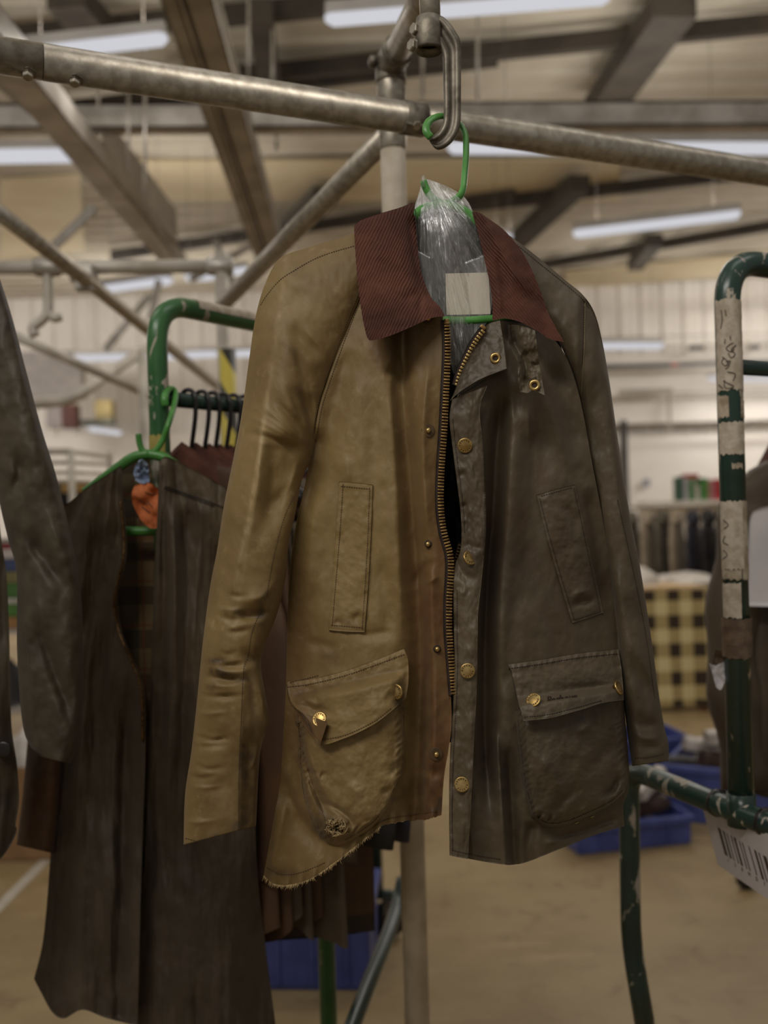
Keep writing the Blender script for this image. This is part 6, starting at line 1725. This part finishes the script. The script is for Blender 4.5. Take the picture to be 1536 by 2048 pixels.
def pile(label, c, rx, ry, h, mat, seed, name='cloth_pile', cat='cloth', group=None):
    n, k = 24, 12; v = []; rgx = np.random.RandomState(seed); ph = rgx.rand(4) * 6
    for i in range(k):
        t = i / (k - 1)
        for j in range(n):
            a = 2 * PI * j / n; r = math.cos(t * PI / 2) ** .6 * (1 + .16 * math.sin(3 * a + ph[0]) + .1 * math.sin(7 * a + ph[1] + 4 * t))
            v.append((c[0] + rx * r * math.cos(a), c[1] + ry * r * math.sin(a), c[2] + h * math.sin(t * PI / 2) * (1 + .2 * math.sin(2 * a + ph[2]))))
    f = [(i * n + j, i * n + (j + 1) % n, (i + 1) * n + (j + 1) % n, (i + 1) * n + j) for i in range(k - 1) for j in range(n)] + [tuple(range(n))]
    o = obj(name, v, f, mat, None, True); return tag(o, label, cat, group)
pile('white cloth heap on the gingham table beside the dark sleeve', (e0.x + .22, y0 + .28, zt), .17, .16, .11, M['white_cloth'], 3)
pile('flat white cloth across the middle of the gingham table', (e0.x + .66, y0 + .52, zt), .24, .30, .05, M['white_cloth'], 4)
pile('crumpled olive coat dumped behind the white cloth on the table', (e0.x + .02, y0 + .82, zt), .30, .18, .34, M['coat_grey'], 5, 'coat_pile', 'coat')
# wooden cabinet right of the table
o = quadbox('wooden_crate', P(1424, 1200, 7.2).x, P(1560, 1200, 7.2).x, 7.2, 7.6, 0, P(1440, 1185, 7.2).z, M['wood']); tag(o, 'orange-brown wooden crate right of the gingham table', 'crate')
# garment rail behind the table
gz = P(1350, 1012, 8.4).z
gr = thing('garment_rail', 'pale garment rail with mixed clothes behind the gingham table', 'rail', (P(1350, 1012, 8.4).x, 8.4, 0))
ga, gb = P(1190, 1012, 8.4), P(1600, 1012, 8.4)
tube('rail', [(ga.x, 8.4, gz), (gb.x, 8.4, gz)], .016, M['tube_pale'], gr, 12)
for q in (ga, gb): tube('upright', [(q.x, 8.4, 0), (q.x, 8.4, gz)], .016, M['tube_pale'], gr, 12)
for i, (px, mt, L, lb) in enumerate([(1262, 'coat_grey', .75, 'grey-olive coat at the left end of the far garment rail'), (1296, 'coat_pale', .5, 'pale cream garment on the far rail above the cloth heap'), (1325, 'coat_grey', .7, 'grey-olive jacket in the middle of the far garment rail'), (1352, 'coat_pale', .72, 'long pale garment beside the navy coats on the far rail'), (1386, 'coat_navy', .82, 'dark navy coat on the far rail, left of the pair'), (1416, 'coat_black', .84, 'black coat on the far rail beside the navy one'), (1444, 'coat_black', .84, 'black coat on the far rail behind the taped post')]):
    q = P(px, 1030, 8.4)
    hang_coat('hanging_garment', lb, (q.x, 8.4, gz - .08), (.5, .86, 0), L, .19, M[mt], M[mt], 60 + i, 'clothes on the far garment rail', sleeve_len=.5, thin=.45)
# shelf with coloured packets
sh_ = thing('wall_shelf', 'white shelf with red and green packets on the far wall', 'shelf', (P(1400, 1004, 12).x, 12, 0))
a, b = P(1285, 1004, 12), P(1620, 1004, 12)
quadbox('shelf_board', a.x, b.x, 11.8, 12.2, a.z - .05, a.z, M['wall_panel'], sh_); quadbox('shelf_panel', a.x, b.x, 12.18, 12.24, 0, a.z, M['wall_panel'], sh_)
for i, (x0_, x1_, ytop, c, lb) in enumerate([(1352, 1362, 954, (52, 96, 74), 'dark green packet at the left end of the shelf'), (1362, 1371, 956, (196, 190, 196), 'white packet between green packets on the shelf'), (1372, 1383, 958, (70, 130, 58), 'bright green packet left of centre on the shelf'), (1384, 1394, 972, (200, 196, 186), 'short white packet on the shelf'), (1395, 1411, 956, (78, 134, 62), 'wide green packet in the middle of the shelf'), (1412, 1424, 960, (172, 112, 112), 'pinkish red packet on the shelf'), (1425, 1440, 958, (180, 44, 50), 'red packet at the right end of the shelf')]):
    p, q = P(x0_, 1003, 11.95), P(x1_, ytop, 11.95)
    vv, ff = box_g(((p.x + q.x) / 2, 11.95, (a.z + q.z) / 2), (q.x - p.x) / 2, .1, (q.z - a.z) / 2, None, .006)
    o = obj('packet', vv, ff, plain('packet_card', srgb(*c), None, .5, scale=6), None, False); tag(o, lb, 'packet', 'packets on the far shelf')
p, q = P(1366, 957, 11.95), P(1392, 948, 11.95)
o = quadbox('packet', p.x, q.x, 11.86, 12.04, q.z - .055, q.z, plain('packet_red', srgb(178, 56, 52), None, .5)); tag(o, 'flat red packet lying on top of the green packets', 'packet', 'packets on the far shelf')
# pinned note on the wall
wpix('wall_note', 1286, 958, 1300, 974, 15.5, .02, plain('note_blue', srgb(150, 150, 160), None, .7), None); tag(bpy.data.objects['wall_note'], 'small grey notice on the far wall beside the packets', 'notice')

# ------------------------------------------------------------------ left background
M['cardboard'] = plain('cardboard', srgb(150, 116, 80), srgb(132, 100, 68), .85, scale=5)
q = floor_at(50, 1722)
bxr = thing('cardboard_box', 'brown cardboard box between the olive and brown coats', 'box', (q.x, q.y, 0))
w2_ = .19; hb = P(60, 1535, q.y).z
for s in (-1, 1):
    quadbox('side_wall', q.x + s * w2_ - .004, q.x + s * w2_ + .004, q.y, q.y + .34, .004, hb, M['cardboard'], bxr); quadbox('end_wall', q.x - w2_ + .004, q.x + w2_ - .004, q.y + (.0 if s < 0 else .332), q.y + (.008 if s < 0 else .34), .004, hb, M['cardboard'], bxr)
quadbox('base', q.x - w2_, q.x + w2_, q.y, q.y + .34, .0, .008, M['cardboard'], bxr)
pile('white cloth heaped in the cardboard box', (q.x, q.y + .17, hb - .06), .155, .135, .18, M['white_cloth'], 8)
# shelf unit with folded cloth
sx0, sx1 = P(-120, 1200, 4.8), P(34, 1200, 4.8)
su = thing('shelf_unit', 'shelf unit of folded coloured cloth at the left edge', 'shelf', ((sx0.x + sx1.x) / 2, 5.0, 0))
for y in (1078, 1260, 1420):
    z = P(10, y, 4.8).z; quadbox('shelf_board', sx0.x, sx1.x + .1, 4.8, 5.2, z - .02, z, M['grey_band'], su)
for x in (sx0.x, sx1.x + .1): quadbox('upright', x - .015, x + .015, 5.17, 5.2, 0, P(10, 1060, 4.8).z, M['grey_band'], su)
zb = P(10, 1260, 4.8).z
for (h_, c, lb) in [(.06, (150, 112, 70), 'tan folded cloth lowest on the left shelf'), (.06, (84, 126, 60), 'green folded cloth low on the left shelf'), (.03, (190, 184, 172), 'thin white folded cloth between two green ones'), (.07, (74, 112, 56), 'green folded cloth in the middle of the left shelf'), (.06, (120, 112, 74), 'olive folded cloth on the left shelf'), (.06, (66, 76, 110), 'blue folded cloth on the left shelf'), (.05, (196, 186, 178), 'white folded cloth above the blue one'), (.03, (168, 62, 66), 'red folded cloth topmost on the left shelf')]:
    vv, ff = box_g(((sx0.x + sx1.x) / 2, 4.98, zb + h_ / 2), (sx1.x - sx0.x) / 2, .16, h_ / 2 - .001, None, .008)
    o = obj('folded_cloth', vv, ff, plain('folded_cloth', srgb(*c), None, .9, scale=8), None, False); tag(o, lb, 'cloth', 'folded cloth on the left shelf'); zb += h_
pile('dark grey sack on the floor below the left shelf', (P(20, 1480, 5.0).x, 4.95, P(10, 1420, 4.8).z), .13, .12, .2, M['coat_black'], 9, 'sack', 'sack')
# wheeled rack beyond the brown coat shoulder
q0, q1 = P(90, 905, 5.5), P(235, 920, 6.3)
rk = thing('wire_rack', 'pale wheeled rack beyond the brown coat shoulder', 'rack', (q0.x, q0.y, 0))
for (xx, d) in ((60, 5.5), (142, 5.5), (220, 6.3)):
    p = P(xx, 903, d); tube('upright', [(p.x, p.y, 0), (p.x, p.y, p.z)], .02, M['tube_pale'], rk, 12)
a_, b2, c_ = P(60, 903, 5.5), P(142, 903, 5.5), P(220, 915, 6.3)
tube('top_rail', [a_, b2], .018, M['steel_grey'], rk, 12); tube('top_rail', [b2, c_], .014, M['tube_pale'], rk, 12)
for y in (925, 945, 962): tube('shelf_rail', [P(60, y, 5.5), P(142, y, 5.5), P(220, y + 4, 6.3)], .012, M['tube_pale'], rk, 10)
z = P(180, 975, 5.9)
vv, ff = box_g(z, .14, .1, .03, None, .004); o = obj('cardboard_tray', vv, ff, plain('yellow_card', srgb(190, 152, 90), None, .8), None, False); tag(o, 'yellow cardboard tray on the pale rack', 'tray')
for i, (px, y) in enumerate(((125, 990), (170, 988))):
    hang_coat('hanging_garment', ['dark brown garment at the left on the pale rack', 'dark garment under the yellow tray on the pale rack'][i], P(px, y - 8, 5.95), (.9, .4, 0), .8, .16, M['coat_black' if i else 'coat_rust'], M['coat_black'], 90 + i, 'clothes on the pale rack')

# far trolley foot seen between the coats and the post
q = floor_at(776, 1875)
ft = thing('far_trolley', 'dark green upright on a castor between the coats and the chalky post', 'trolley', (q.x, q.y, 0))
tube('upright', [(q.x - .03, q.y, .14), (q.x - .03, q.y, 1.5)], .019, M['rack_plain'], ft, 14)
tube('foot', [(q.x - .28, q.y + .05, .14), (q.x + .02, q.y, .14)], .017, M['rack_plain'], ft, 12)
castor(ft, (q.x, q.y, 0), .06)
tube('top_rail', [(q.x - .03, q.y, 1.5), (q.x - .6, q.y + .1, 1.5)], .017, M['rack_plain'], ft, 12)
tube('upright', [(q.x - .6, q.y + .1, .06), (q.x - .6, q.y + .1, 1.5)], .019, M['rack_plain'], ft, 14)
